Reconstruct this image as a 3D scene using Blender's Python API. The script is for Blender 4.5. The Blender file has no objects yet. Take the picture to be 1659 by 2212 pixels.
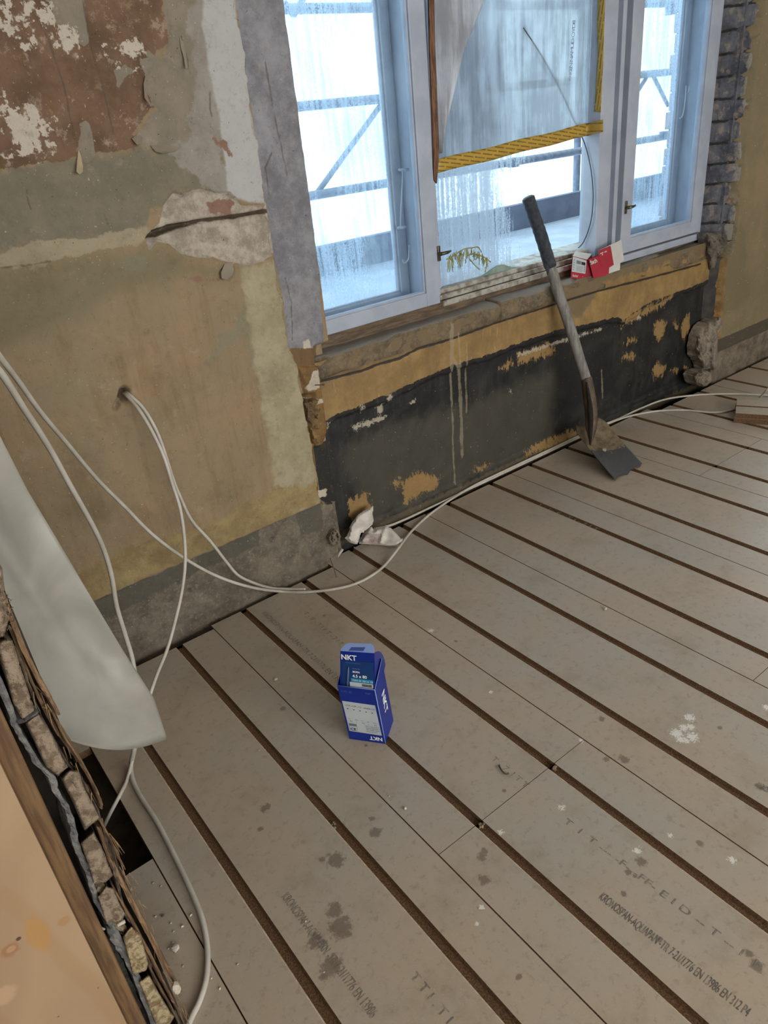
import bpy, bmesh, math, random
import numpy as np
from mathutils import Vector, Matrix
random.seed(7); np.random.seed(7)
scene = bpy.context.scene
col = scene.collection

# ---------------------------------------------------------------- camera
YAW, PITCH, ROLL, FPX = 0.60630419, 0.49778859, -0.10813356, 1580.358
CAM = np.array([0.0, 0.0, 1.5])
def _rot():
    cy, sy, cp, sp = math.cos(YAW), math.sin(YAW), math.cos(PITCH), math.sin(PITCH)
    fwd = np.array([sy*cp, cy*cp, -sp]); r = np.array([cy, -sy, 0.0]); u = np.cross(r, fwd)
    cr, sr = math.cos(ROLL), math.sin(ROLL)
    return np.array([cr*r+sr*u, -sr*r+cr*u, fwd])
RM = _rot()
cd = bpy.data.cameras.new('camera'); cam = bpy.data.objects.new('camera', cd); col.objects.link(cam)
cd.sensor_fit = 'VERTICAL'; cd.sensor_height = 36.0; cd.lens = 36.0*FPX/2212.0
cd.clip_start = 0.05; cd.clip_end = 200
cam.matrix_world = Matrix(((RM[0][0], RM[1][0], -RM[2][0], CAM[0]), (RM[0][1], RM[1][1], -RM[2][1], CAM[1]),
                           (RM[0][2], RM[1][2], -RM[2][2], CAM[2]), (0, 0, 0, 1)))
scene.camera = cam

# ---------------------------------------------------------------- light and exposure
w = bpy.data.worlds.new('overcast_sky'); scene.world = w; w.use_nodes = True
bg = w.node_tree.nodes['Background']; bg.inputs[0].default_value = (0.87, 0.94, 1.0, 1); bg.inputs[1].default_value = 3.9
def area(name, loc, rot, sx, sy, power, color):
    l = bpy.data.lights.new(name, 'AREA'); l.shape = 'RECTANGLE'; l.size = sx; l.size_y = sy
    l.energy = power; l.color = color
    o = bpy.data.objects.new(name, l); o.location = loc; o.rotation_euler = rot; col.objects.link(o); return o
R_ = math.radians
area('daylight_back_window', (1.0, -3.0, 1.72), (R_(90), 0, 0), 5.0, 1.5, 112, (1.0, 0.93, 0.83))
area('daylight_next_window', (6.2, 2.2, 1.75), (R_(-90), 0, 0), 1.8, 1.7, 85, (0.84, 0.92, 1.0))
scene.view_settings.view_transform = 'Standard'; scene.view_settings.look = 'None'
scene.view_settings.exposure = 0.0; scene.view_settings.gamma = 1.0
scene.view_settings.use_curve_mapping = False

# ---------------------------------------------------------------- pixel of the photo -> point on a real plane
def ray(px, py):
    return RM.T @ np.array([(px-829.5)/FPX, -(py-1106.0)/FPX, 1.0])
def P(px, py, y=None, z=None, x=None):
    d = ray(px, py)
    t = (y-CAM[1])/d[1] if y is not None else ((z-CAM[2])/d[2] if z is not None else (x-CAM[0])/d[0])
    q = CAM + d*t
    return Vector((float(q[0]), float(q[1]), float(q[2])))

# ---------------------------------------------------------------- object helpers
def tag(o, label=None, cat=None, group=None, kind=None):
    if label: o['label'] = label
    if cat: o['category'] = cat
    if group: o['group'] = group
    if kind: o['kind'] = kind
    return o
def empty(name, loc=(0, 0, 0)):
    o = bpy.data.objects.new(name, None); o.location = loc; col.objects.link(o); return o
def link(name, me, mats, parent=None):
    o = bpy.data.objects.new(name, me); col.objects.link(o)
    if not isinstance(mats, (list, tuple)): mats = [mats]
    for m in mats: me.materials.append(m)
    if parent is not None:
        o.parent = parent
        o.matrix_parent_inverse = Matrix.Translation(-Vector(parent.location)) if parent.type == 'EMPTY' else Matrix()
    return o
def obj(name, bm, mats, parent=None, smooth=False):
    me = bpy.data.meshes.new(name)
    bmesh.ops.recalc_face_normals(bm, faces=bm.faces[:]) if bm.faces else None
    bm.to_mesh(me); bm.free()
    if smooth:
        for p in me.polygons: p.use_smooth = True
    return link(name, me, mats, parent)
def box(bm, a, b, bev=0.0, mi=0):
    """axis box from corner a to corner b"""
    vs = [bm.verts.new((x, y, z)) for x in (a[0], b[0]) for y in (a[1], b[1]) for z in (a[2], b[2])]
    idx = ((0, 1, 3, 2), (4, 6, 7, 5), (0, 4, 5, 1), (2, 3, 7, 6), (0, 2, 6, 4), (1, 5, 7, 3))
    fs = [bm.faces.new([vs[i] for i in f]) for f in idx]
    for f in fs: f.material_index = mi
    if bev > 0:
        es = {e for f in fs for e in f.edges}
        r = bmesh.ops.bevel(bm, geom=list(es), offset=bev, segments=2, affect='EDGES', profile=0.5)
        for f in r['faces']: f.material_index = mi
    return bm
def prism(bm, pts, ext, mi=0):
    """polygon pts (3-D) extruded by vector ext"""
    e = Vector(ext)
    a = [bm.verts.new(p) for p in pts]; b = [bm.verts.new(Vector(p)+e) for p in pts]
    n = len(pts)
    fs = [bm.faces.new(a), bm.faces.new(b[::-1])]
    for i in range(n): fs.append(bm.faces.new((a[i], b[i], b[(i+1) % n], a[(i+1) % n])))
    for f in fs: f.material_index = mi
    return fs
def tube(bm, pts, rad, seg=10, mi=0, cap=True):
    pts = [Vector(p) for p in pts]; n = len(pts)
    rs = rad if isinstance(rad, (list, tuple)) else [rad]*n
    rings = []; up = Vector((0.13, 0.31, 0.94)).normalized(); nrm = None
    for i, p in enumerate(pts):
        t = (pts[min(i+1, n-1)]-pts[max(i-1, 0)]).normalized()
        if nrm is None:
            nrm = up.cross(t)
            if nrm.length < 1e-3: nrm = Vector((1, 0, 0)).cross(t)
        nrm = (nrm - t*nrm.dot(t)).normalized(); bn = t.cross(nrm)
        rings.append([bm.verts.new(p+(nrm*math.cos(a)+bn*math.sin(a))*rs[i]) for a in [2*math.pi*k/seg for k in range(seg)]])
    fs = []
    for i in range(n-1):
        for k in range(seg):
            fs.append(bm.faces.new((rings[i][k], rings[i][(k+1) % seg], rings[i+1][(k+1) % seg], rings[i+1][k])))
    if cap: fs.append(bm.faces.new(rings[0][::-1])); fs.append(bm.faces.new(rings[-1]))
    for f in fs: f.material_index = mi; f.smooth = True
    return bm
def spline(pts, sub=8):
    pts = [Vector(p) for p in pts]; out = []
    for i in range(len(pts)-1):
        p0, p1, p2, p3 = pts[max(i-1, 0)], pts[i], pts[i+1], pts[min(i+2, len(pts)-1)]
        for k in range(sub):
            t = k/sub
            out.append(0.5*((2*p1)+(p2-p0)*t+(2*p0-5*p1+4*p2-p3)*t*t+(3*p1-p0-3*p2+p3)*t**3))
    out.append(pts[-1]); return out
def text(body, size, mat, origin, xdir, ydir, parent=None, name='printed_text', spacing=1.0, thick=0.0, bold=0.0, shear=0.0):
    c = bpy.data.curves.new(name, 'FONT'); c.body = body; c.size = size; c.space_character = spacing
    c.offset = bold; c.shear = shear; c.extrude = thick
    t = bpy.data.objects.new(name, c); col.objects.link(t)
    bpy.context.view_layer.update()
    me = bpy.data.meshes.new_from_object(t.evaluated_get(bpy.context.evaluated_depsgraph_get()))
    bpy.data.objects.remove(t)
    xd = Vector(xdir).normalized(); yd = Vector(ydir).normalized(); zd = xd.cross(yd)
    m = Matrix(((xd.x, yd.x, zd.x, origin[0]), (xd.y, yd.y, zd.y, origin[1]), (xd.z, yd.z, zd.z, origin[2]), (0, 0, 0, 1)))
    me.transform(m); me.name = name
    me.materials.clear()
    return link(name, me, mat, parent)
def chunk(bm, c, r, seed=0, rough=0.3, sub=2, sq=(1, 1, 1), mi=0):
    """an irregular lump"""
    rnd = random.Random(seed)
    res = bmesh.ops.create_icosphere(bm, subdivisions=sub, radius=1.0)
    dirs = [Vector((rnd.gauss(0, 1), rnd.gauss(0, 1), rnd.gauss(0, 1))).normalized() for _ in range(9)]
    cut = [rnd.uniform(0.55, 0.95) for _ in dirs]
    for v in res['verts']:
        p = v.co.copy()
        for d, k in zip(dirs, cut):
            s = p.dot(d)
            if s > k: p -= d*(s-k)
        p *= 1+rnd.uniform(-rough, rough)*0.25
        v.co = Vector((p.x*sq[0]*r, p.y*sq[1]*r, p.z*sq[2]*r))+Vector(c)
    for f in {f for v in res['verts'] for f in v.link_faces}: f.material_index = mi
    return res['verts']

def Ppl(px, py, p0, n):
    d = Vector([float(v) for v in ray(px, py)]); c = Vector([float(v) for v in CAM]); return c+d*((Vector(p0)-c).dot(n)/d.dot(n))
def relief(name, outline, front, back, mat, n=30, parent=None, smooth_=True, attr=None):
    """closed solid over an outline: front(a, b, s) and back(a, b, s) give points, s = distance from the outline"""
    ol = np.array(outline, float); x0, y0 = ol.min(0); x1, y1 = ol.max(0)
    cell = max(x1-x0, y1-y0)/n; nx = max(3, int((x1-x0)/cell)+1); ny = max(3, int((y1-y0)/cell)+1)
    U, V = np.meshgrid(np.linspace(x0, x1, nx), np.linspace(y0, y1, ny), indexing='ij'); S = poly_sdf(U, V, [tuple(q) for q in ol])
    def snap(p):
        best = None
        for i in range(len(ol)):
            a, b = ol[i], ol[(i+1) % len(ol)]; t = np.clip(((p-a)@(b-a))/((b-a)@(b-a)+1e-9), 0, 1); qv = a+(b-a)*t; d = np.hypot(*(p-qv))
            if best is None or d < best[0]: best = (d, qv)
        return best[1]
    ok = S > -cell*0.75; co, at, vid, faces = [], [], {}, []
    quads = [(i, j) for i in range(nx-1) for j in range(ny-1) if ok[i, j] and ok[i+1, j] and ok[i+1, j+1] and ok[i, j+1]]
    used = {p for i, j in quads for p in ((i, j), (i+1, j), (i+1, j+1), (i, j+1))}
    for (i, j) in used:
        a, b, s = U[i, j], V[i, j], S[i, j]
        if s < cell*0.35: a, b = snap(np.array([a, b])); s = 0.0
        vid[i, j, 0] = len(co); co.append(tuple(front(a, b, s))); vid[i, j, 1] = len(co); co.append(tuple(back(a, b, s)))
        k = 0.02 if attr and poly_sdf(np.array([a]), np.array([b]), attr)[0] > 0 else -0.02; at += [k, k]
    ed = {}
    for i, j in quads:
        q = [(i, j), (i+1, j), (i+1, j+1), (i, j+1)]
        faces.append([vid[p+(0,)] for p in q]); faces.append([vid[p+(1,)] for p in q][::-1])
        for k in range(4):
            e = (q[k], q[(k+1) % 4]); ed[e] = 1
    for (a, b) in ed:
        if (b, a) not in ed: faces.append([vid[a+(0,)], vid[a+(1,)], vid[b+(1,)], vid[b+(0,)]])
    me = bpy.data.meshes.new(name); me.from_pydata(co, [], faces); me.update()
    A_ = me.attributes.new('printed', 'FLOAT', 'POINT'); A_.data.foreach_set('value', np.array(at, np.float32))
    bm = bmesh.new(); bm.from_mesh(me); bmesh.ops.remove_doubles(bm, verts=bm.verts, dist=0.0003); bmesh.ops.recalc_face_normals(bm, faces=bm.faces); bm.to_mesh(me); bm.free()
    if smooth_:
        for p in me.polygons: p.use_smooth = True
    return link(name, me, mat, parent)
def vn1(a, b, f, seed, o=4): return float(vnoise(np.array([a+500.0]), np.array([b+500.0]), f, seed, o)[0])

# ---------------------------------------------------------------- material helpers
def srgb(c):
    if isinstance(c, (int, float)): c = (c, c, c)
    o = []
    for v in c[:3]:
        v = v/255.0; o.append(v/12.92 if v <= 0.04045 else ((v+0.055)/1.055)**2.4)
    return (o[0], o[1], o[2], 1.0)
class NT:
    def __init__(s, name):
        s.m = bpy.data.materials.new(name); s.m.use_nodes = True; s.t = s.m.node_tree
        s.b = s.t.nodes['Principled BSDF']; s.out = s.t.nodes['Material Output']
        s.b.inputs['Roughness'].default_value = 0.8
        tc = s.t.nodes.new('ShaderNodeTexCoord'); s.co = tc.outputs['Object']
    def n(s, kind, **kw):
        q = s.t.nodes.new('ShaderNode'+kind)
        for k, v in kw.items(): setattr(q, k, v)
        return q
    def set(s, sock, v):
        if hasattr(v, 'links') and hasattr(v, 'node'): s.t.links.new(v, sock)
        else: sock.default_value = v
    def math(s, op, a, b=0.0, c=None, clamp=False):
        q = s.n('Math', operation=op, use_clamp=clamp); s.set(q.inputs[0], a); s.set(q.inputs[1], b)
        if c is not None: s.set(q.inputs[2], c)
        return q.outputs[0]
    def vec(s, scale=(1, 1, 1), rot=(0, 0, 0), loc=(0, 0, 0)):
        q = s.n('Mapping'); s.t.links.new(s.co, q.inputs[0])
        q.inputs['Scale'].default_value = scale; q.inputs['Rotation'].default_value = rot; q.inputs['Location'].default_value = loc
        return q.outputs[0]
    def noise(s, scale=5, detail=4, rough=0.6, vec=None, dist=0.0):
        q = s.n('TexNoise'); s.t.links.new(vec if vec is not None else s.co, q.inputs['Vector'])
        q.inputs['Scale'].default_value = scale; q.inputs['Detail'].default_value = detail
        q.inputs['Roughness'].default_value = rough; q.inputs['Distortion'].default_value = dist
        return q.outputs['Fac']
    def ss(s, v, lo, hi):
        q = s.n('MapRange', interpolation_type='SMOOTHSTEP'); s.set(q.inputs['Value'], v)
        q.inputs['From Min'].default_value = lo; q.inputs['From Max'].default_value = hi
        return q.outputs['Result']
    def mix(s, f, a, b):
        q = s.n('Mix', data_type='RGBA'); s.set(q.inputs[0], f)
        s.set(q.inputs[6], a if hasattr(a, 'links') else srgb(a)); s.set(q.inputs[7], b if hasattr(b, 'links') else srgb(b))
        return q.outputs[2]
    def attr(s, name):
        return s.n('Attribute', attribute_name=name).outputs['Fac']
    def sdf(s, name, amp=0.02, scale=30, soft=0.002, rough=0.65, vec=None):
        nz = s.math('SUBTRACT', s.noise(scale, 5, rough, vec), 0.5)
        v = s.math('MULTIPLY_ADD', nz, amp*2.5, s.attr(name))
        return s.ss(v, -soft, soft)
    def xyz(s):
        q = s.n('SeparateXYZ'); s.t.links.new(s.co, q.inputs[0]); return q.outputs
    def blobs(s, lst, amp=0.5, nscale=60, soft=0.25):
        """irregular patches at real floor places: lst of (x, y, radius)"""
        nz = s.math('MULTIPLY', s.math('SUBTRACT', s.noise(nscale, 5, 0.7), 0.5), amp*2)
        acc = None
        for (x, y, r) in lst:
            q = s.n('VectorMath', operation='DISTANCE'); s.t.links.new(s.co, q.inputs[0]); q.inputs[1].default_value = (x, y, 0)
            v = s.math('MULTIPLY_ADD', q.outputs['Value'], -1.0/r, 1.0)
            acc = v if acc is None else s.math('MAXIMUM', acc, v)
        return s.ss(s.math('ADD', acc, nz), 0.0, soft)
    def color(s, c, rough=None, metal=None, spec=None):
        s.set(s.b.inputs['Base Color'], c if hasattr(c, 'links') else srgb(c))
        if rough is not None: s.set(s.b.inputs['Roughness'], rough)
        if metal is not None: s.b.inputs['Metallic'].default_value = metal
        if spec is not None: s.b.inputs['Specular IOR Level'].default_value = spec
        return s
    def bump(s, h, strength=0.3, dist=0.01):
        q = s.n('Bump'); s.t.links.new(h, q.inputs['Height']); q.inputs['Strength'].default_value = strength
        q.inputs['Distance'].default_value = dist; s.t.links.new(q.outputs[0], s.b.inputs['Normal']); return s
def plain(name, c, c2=None, rough=0.7, scale=20, metal=0.0, bump=0.0, spec=None, vec=None, lo=0.35, hi=0.65, bscale=None):
    m = NT(name)
    v = m.vec(vec) if vec else None
    nz = m.noise(scale, 5, 0.6, v)
    m.color(m.mix(m.ss(nz, lo, hi), c, c2 if c2 is not None else c), rough, metal, spec)
    if bump: m.bump(m.noise(bscale or scale*2, 5, 0.65, v), bump)
    return m.m

# ---------------------------------------------------------------- dense wall grids with distance-field masks
def poly_sdf(px, pz, poly):
    """signed distance (+ inside) of points to a polygon [(x, z)...]"""
    d2 = np.full(px.shape, 1e9); inside = np.zeros(px.shape, bool); n = len(poly)
    for i in range(n):
        ax, az = poly[i]; bx, bz = poly[(i+1) % n]
        ex, ez = bx-ax, bz-az; L = ex*ex+ez*ez+1e-12
        t = np.clip(((px-ax)*ex+(pz-az)*ez)/L, 0, 1)
        d2 = np.minimum(d2, (px-ax-t*ex)**2+(pz-az-t*ez)**2)
        if abs(az-bz) > 1e-9:
            cross = ((az > pz) != (bz > pz)) & (px < (bx-ax)*(pz-az)/(bz-az)+ax)
            inside ^= cross
    d = np.sqrt(d2); return np.where(inside, d, -d)
def wpoly(pts, y):
    return [(P(a, b, y=y).x, P(a, b, y=y).z) for a, b in pts]
def vnoise(x, y, f, seed=0, octs=4):
    rng = np.random.RandomState(seed); T = rng.rand(256, 256); out = 0; amp = 1; tot = 0
    for _ in range(octs):
        X = x*f; Y = y*f; xi = np.floor(X).astype(int); yi = np.floor(Y).astype(int)
        fx = X-xi; fy = Y-yi; fx = fx*fx*(3-2*fx); fy = fy*fy*(3-2*fy)
        a = T[xi % 256, yi % 256]; b = T[(xi+1) % 256, yi % 256]; c = T[xi % 256, (yi+1) % 256]; d = T[(xi+1) % 256, (yi+1) % 256]
        out = out+amp*((a*(1-fx)+b*fx)*(1-fy)+(c*(1-fx)+d*fx)*fy); tot += amp
        amp *= 0.5; f *= 2.03
    return out/tot-0.5
def smooth(v, lo, hi):
    t = np.clip((v-lo)/(hi-lo), 0, 1); return t*t*(3-2*t)
def grid_wall(name, U, V, pos, attrs, mat, back=None, parent=None):
    """U, V 1-D arrays; pos(u, v) -> x, y, z arrays; attrs: name -> array; back: box closing the wall behind"""
    u, v = np.meshgrid(U, V, indexing='ij'); x, y, z = pos(u, v)
    nu, nv = u.shape
    co = np.stack([x.ravel(), y.ravel(), z.ravel()], 1)
    i = np.arange(nu*nv).reshape(nu, nv)
    f = np.stack([i[:-1, :-1].ravel(), i[1:, :-1].ravel(), i[1:, 1:].ravel(), i[:-1, 1:].ravel()], 1)
    co = co.tolist(); fl = f.tolist(); nb = len(co)
    if back is not None:
        a, b = back
        co += [[X, Y, Z] for X in (a[0], b[0]) for Y in (a[1], b[1]) for Z in (a[2], b[2])]
        fl += [[nb+k for k in q] for q in ((0, 1, 3, 2), (4, 6, 7, 5), (0, 4, 5, 1), (2, 3, 7, 6), (0, 2, 6, 4), (1, 5, 7, 3))]
    me = bpy.data.meshes.new(name); me.from_pydata(co, [], fl); me.update()
    for k, a in attrs.items():
        at = me.attributes.new(k, 'FLOAT', 'POINT'); d = np.full(len(co), -1.0, np.float32)
        d[:nb] = np.clip(a, -0.3, 0.3).ravel().astype(np.float32); at.data.foreach_set('value', d)
    sm = np.ones(len(me.polygons), bool)
    if back is not None: sm[-6:] = False
    me.polygons.foreach_set('use_smooth', sm)
    return link(name, me, mat, parent)

# ================================================================ the setting
YM, YS, YB, YW = 2.10, 2.135, 2.165, 2.215   # main wall face, broken strip, parapet face, sash face
XL, XR = 1.255, 3.70                         # window niche

# ---- floor: chipboard panels 0.513 wide, two routed grooves each, on a dark subfloor
GX0, GS = 0.271, 0.2565
def M_floor():
    m = NT('floor_panel_board')
    base = m.mix(m.ss(m.noise(2.2, 4, 0.6), 0.35, 0.65), (174, 158, 139), (168, 160, 147))
    base = m.mix(m.math('MULTIPLY', m.ss(m.noise(7, 5, 0.65), 0.48, 0.72), 0.5), base, (150, 134, 114))
    base = m.mix(m.math('MULTIPLY', m.ss(m.noise(45, 4, 0.75), 0.52, 0.72), 0.45), base, (128, 113, 96))
    base = m.mix(m.math('MULTIPLY', m.ss(m.noise(420, 3, 0.8), 0.6, 0.74), 0.55), base, (104, 92, 78))
    base = m.mix(m.math('MULTIPLY', m.ss(m.noise(330, 2, 0.7), 0.66, 0.72), 0.6), base, (205, 200, 188))
    def W(l): return [(P(a, b, z=0).x, P(a, b, z=0).y, r) for a, b, r in l]
    dark = W([(725, 1857, .026), (697, 1857, .010), (722, 1968, .022), (745, 1985, .012), (735, 2003, .030), (722, 1962, .018), (750, 2016, .012),
              (683, 2032, .022), (700, 2036, .010), (716, 2085, .028), (700, 2110, .012), (1040, 1850, .014), (1047, 1900, .016), (1045, 1838, .010),
              (573, 1745, .016), (562, 1790, .009), (810, 1798, .018), (803, 1770, .009), (1310, 1640, .010), (1347, 1640, .016), (1300, 1553, .012),
              (1357, 1885, .010), (1370, 1892, .007), (1347, 1931, .008), (1424, 2029, .008), (1635, 2085, .016), (1618, 2060, .010), (1512, 1822, .010),
              (1090, 1708, .008), (612, 1530, .012), (1385, 1862, .016), (1555, 1572, .008), (930, 1470, .008), (790, 1610, .006), (1120, 2110, .008),
              (985, 1385, .007), (700, 1330, .006), (460, 1490, .006), (1640, 1700, .012)])
    v = m.blobs(dark, 1.1, 85, 0.5)
    base = m.mix(m.math('MULTIPLY', v, 0.62), base, (88, 74, 60))
    wht = W([(1462, 1585, .016), (1478, 1572, .012), (1490, 1550, .014), (1495, 1592, .016), (1482, 1600, .010), (1470, 1597, .012), (1492, 1570, .011),
             (1082, 1798, .007), (1213, 1744, .009), (1376, 1838, .009), (1582, 1858, .009), (1448, 1805, .006), (1030, 1995, .005), (1256, 1600, .007),
             (930, 1362, .009), (1510, 1480, .006), (1060, 1495, .006), (1655, 1528, .010), (1040, 1960, .006)])
    v = m.blobs(wht, 2.4, 190, 0.3)
    base = m.mix(m.math('MULTIPLY', v, 0.85), base, (228, 226, 218))
    m.color(base, m.math('MULTIPLY_ADD', m.noise(6, 3, 0.5), 0.22, 0.30), spec=0.42)
    m.bump(m.noise(240, 3, 0.7), 0.12, 0.004)
    return m.m
MB = M_floor()
MCORE = plain('chipboard_core', (128, 96, 66), (84, 60, 40), 0.95, 260, bump=0.5, bscale=400)
MLIP = plain('routed_lip', (196, 182, 158), (168, 150, 124), 0.8, 60)
MSUB = plain('dark_subfloor', (92, 80, 64), (58, 50, 40), 0.95, 12)
bm = bmesh.new(); box(bm, (-3.2, -3.2, -0.20), (7.4, 2.3, -0.12))
floor = tag(obj('floor', bm, MSUB), kind='structure')

def panel(x0, x1, y0, y1, name='floor_panel'):
    """one board with its routed grooves; cross section extruded along y"""
    g, d, T = 0.0115, 0.012, 0.024
    top = [(x0, 0.0)]; k = math.ceil((x0+g-GX0)/GS)
    seg = []
    x0a, x1a = x0+0.0009, x1-0.0009
    prof = [(x0a, -0.0006), (x0a+0.0008, 0)]
    mats = [1, 0]
    for kk in range(k, k+4):
        gx = GX0+kk*GS
        if gx-g > x0+0.002 and gx+g < x1-0.002:
            prof += [(gx-g-0.0028, 0), (gx-g, -0.0012), (gx-g+0.0015, -d), (gx+g-0.0035, -d), (gx+g, 0)]
            mats += [2, 1, 1, 1, 0]
    prof += [(x1a-0.0008, 0), (x1a, -0.0006), (x1a, -T), (x0a, -T)]
    mats += [1, 1, 1, 1]
    bm = bmesh.new(); ys = [y0+0.0008, y1-0.0008]
    nseg = max(1, int((y1-y0)/0.3)); rows = []
    for i in range(nseg+1):
        y = ys[0]+(ys[1]-ys[0])*i/nseg
        rows.append([bm.verts.new((px, y, pz)) for px, pz in prof])
    n = len(prof)
    for i in range(nseg):
        for j in range(n):
            f = bm.faces.new((rows[i][j], rows[i][(j+1) % n], rows[i+1][(j+1) % n], rows[i+1][j]))
            f.material_index = mats[j] if j < len(mats) else 1
    for r in (rows[0], rows[-1]):
        f = bm.faces.new(r if r is rows[0] else r[::-1]); f.material_index = 1
    # triangulate the concave caps
    bmesh.ops.triangulate(bm, faces=[f for f in bm.faces if len(f.verts) > 4])
    return obj(name, bm, [MB, MCORE, MLIP], floor)
def wall_edge(x):   # the boards stop a little short of the wall, with a ragged dark gap
    return 2.045 if x < 0.6 else 2.075 if x < 1.14 else 2.105 if x < 3.6 else 2.06
cols_ = []
x = 0.143
joints = {0: -0.35, 1: 0.877, 2: -0.1, 3: 0.70, 4: -0.3, 5: 1.503, 6: 0.6, 7: 1.74, 8: 0.9, 9: 0.2, 10: 1.1, 11: 0.5, 12: 1.3, 13: 0.8}
for c in range(14):
    xa, xb = 0.143+c*0.5130, 0.143+(c+1)*0.5130
    jy = joints[c]; ye = 2.045 if c == 0 else 2.07 if c == 1 else 2.12 if xb < 3.7 else 2.06
    if c == 2: ye = 2.125
    panel(xa, xb, jy, ye)
    panel(xa, xb, jy-1.8, jy)
    if jy-1.8 > -3.1: panel(xa, xb, -3.1, jy-1.8)
panel(0.143-0.128, 0.143, -1.4, 1.322); panel(0.143-0.128, 0.143, 1.79, 2.04)
for c in range(1, 7):
    panel(0.015-c*0.5130, 0.015-(c-1)*0.5130, -3.1, 1.322 if c == 1 else 2.0)

# ---- printing on the boards
MINK = plain('faded_grey_ink', (116, 110, 102), (154, 144, 130), 0.9, 90, lo=0.46, hi=0.62)
MINK2 = plain('strong_grey_ink', (88, 87, 86), (140, 132, 120), 0.9, 70, lo=0.47, hi=0.62)
def fprint(s, p0, p1, mat, size=None, sp=1.0, h=0.017):
    a = P(*p0, z=0.0006); b = P(*p1, z=0.0006); L = (b-a).length
    d = (b-a).normalized(); yv = Vector((0, 0, 1)).cross(d)
    o = text(s, 1.0, mat, (0, 0, 0), (1, 0, 0), (0, 1, 0), None, 'printed_text', sp)
    w0 = max(v.co.x for v in o.data.vertices)-min(v.co.x for v in o.data.vertices)
    hh = max(v.co.y for v in o.data.vertices)
    sx = L/w0; sy = h/hh
    for v in o.data.vertices:
        q = a+d*(v.co.x*sx)+yv*(v.co.y*sy); v.co = q
    o.parent = floor
    return o
fprint('KRONOSPAN-AQUAPAN -TR 7-21/1776 EN 13986 EN 312 P4', (1292, 1940), (1612, 2196), MINK2, h=0.020)
fprint('T  I  T --- -F- -FF- E I D -- T -- I  F', (1216, 1775), (1640, 2095), MINK, h=0.016)
fprint('KRONOSPAN-AQUAPAN -TR 7-21/1776 EN 13986', (607, 1938), (800, 2200), MINK, h=0.020)
fprint('T T I . T I', (885, 2110), (965, 2212), MINK, h=0.018)
fprint('T - 7  I T T', (1060, 1640), (1135, 1702), MINK, h=0.016)
fprint('KRONOSPAN-AQUAPAN -TR 7-21/1776 EN 13986', (565, 1325), (735, 1480), MINK, h=0.018)
fprint('T - IF - T I F T - 7 I T', (655, 1325), (735, 1395), MINK, h=0.016)
fprint('KRONOSPAN-AQUAPAN -TR 7-21', (1632, 1698), (1720, 1748), MINK2, h=0.018)
fprint('T - I - F - T I - 7 I T', (1160, 1090), (1290, 1145), MINK, h=0.014)

# ---- far and unseen parts of the room shell
MPL = plain('old_room_plaster', (150, 134, 112), (128, 114, 92), 0.95, 3)
bm = bmesh.new(); box(bm, (-3.2, -3.2, 2.75), (7.6, 2.6, 2.85))
tag(obj('ceiling', bm, plain('ceiling_plaster', (186, 180, 170), (170, 164, 152), 0.95, 4)), kind='structure')
bm = bmesh.new(); box(bm, (-3.3, -3.2, -0.12), (-3.2, 2.6, 2.8)); tag(obj('wall_far_left', bm, MPL), kind='structure')
bm = bmesh.new()
for a, b in (((-3.2, -3.3, -.12), (-1.6, -3.2, 2.8)), ((3.6, -3.3, -.12), (7.5, -3.2, 2.8)), ((-1.6, -3.3, -.12), (3.6, -3.2, .9)), ((-1.6, -3.3, 2.55), (3.6, -3.2, 2.8))): box(bm, a, b)
tag(obj('wall_back', bm, MPL), kind='structure')
bm = bmesh.new()
box(bm, (7.5, -3.2, -.12), (7.6, 2.6, 2.8))
tag(obj('wall_right', bm, MPL), kind='structure')

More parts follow.
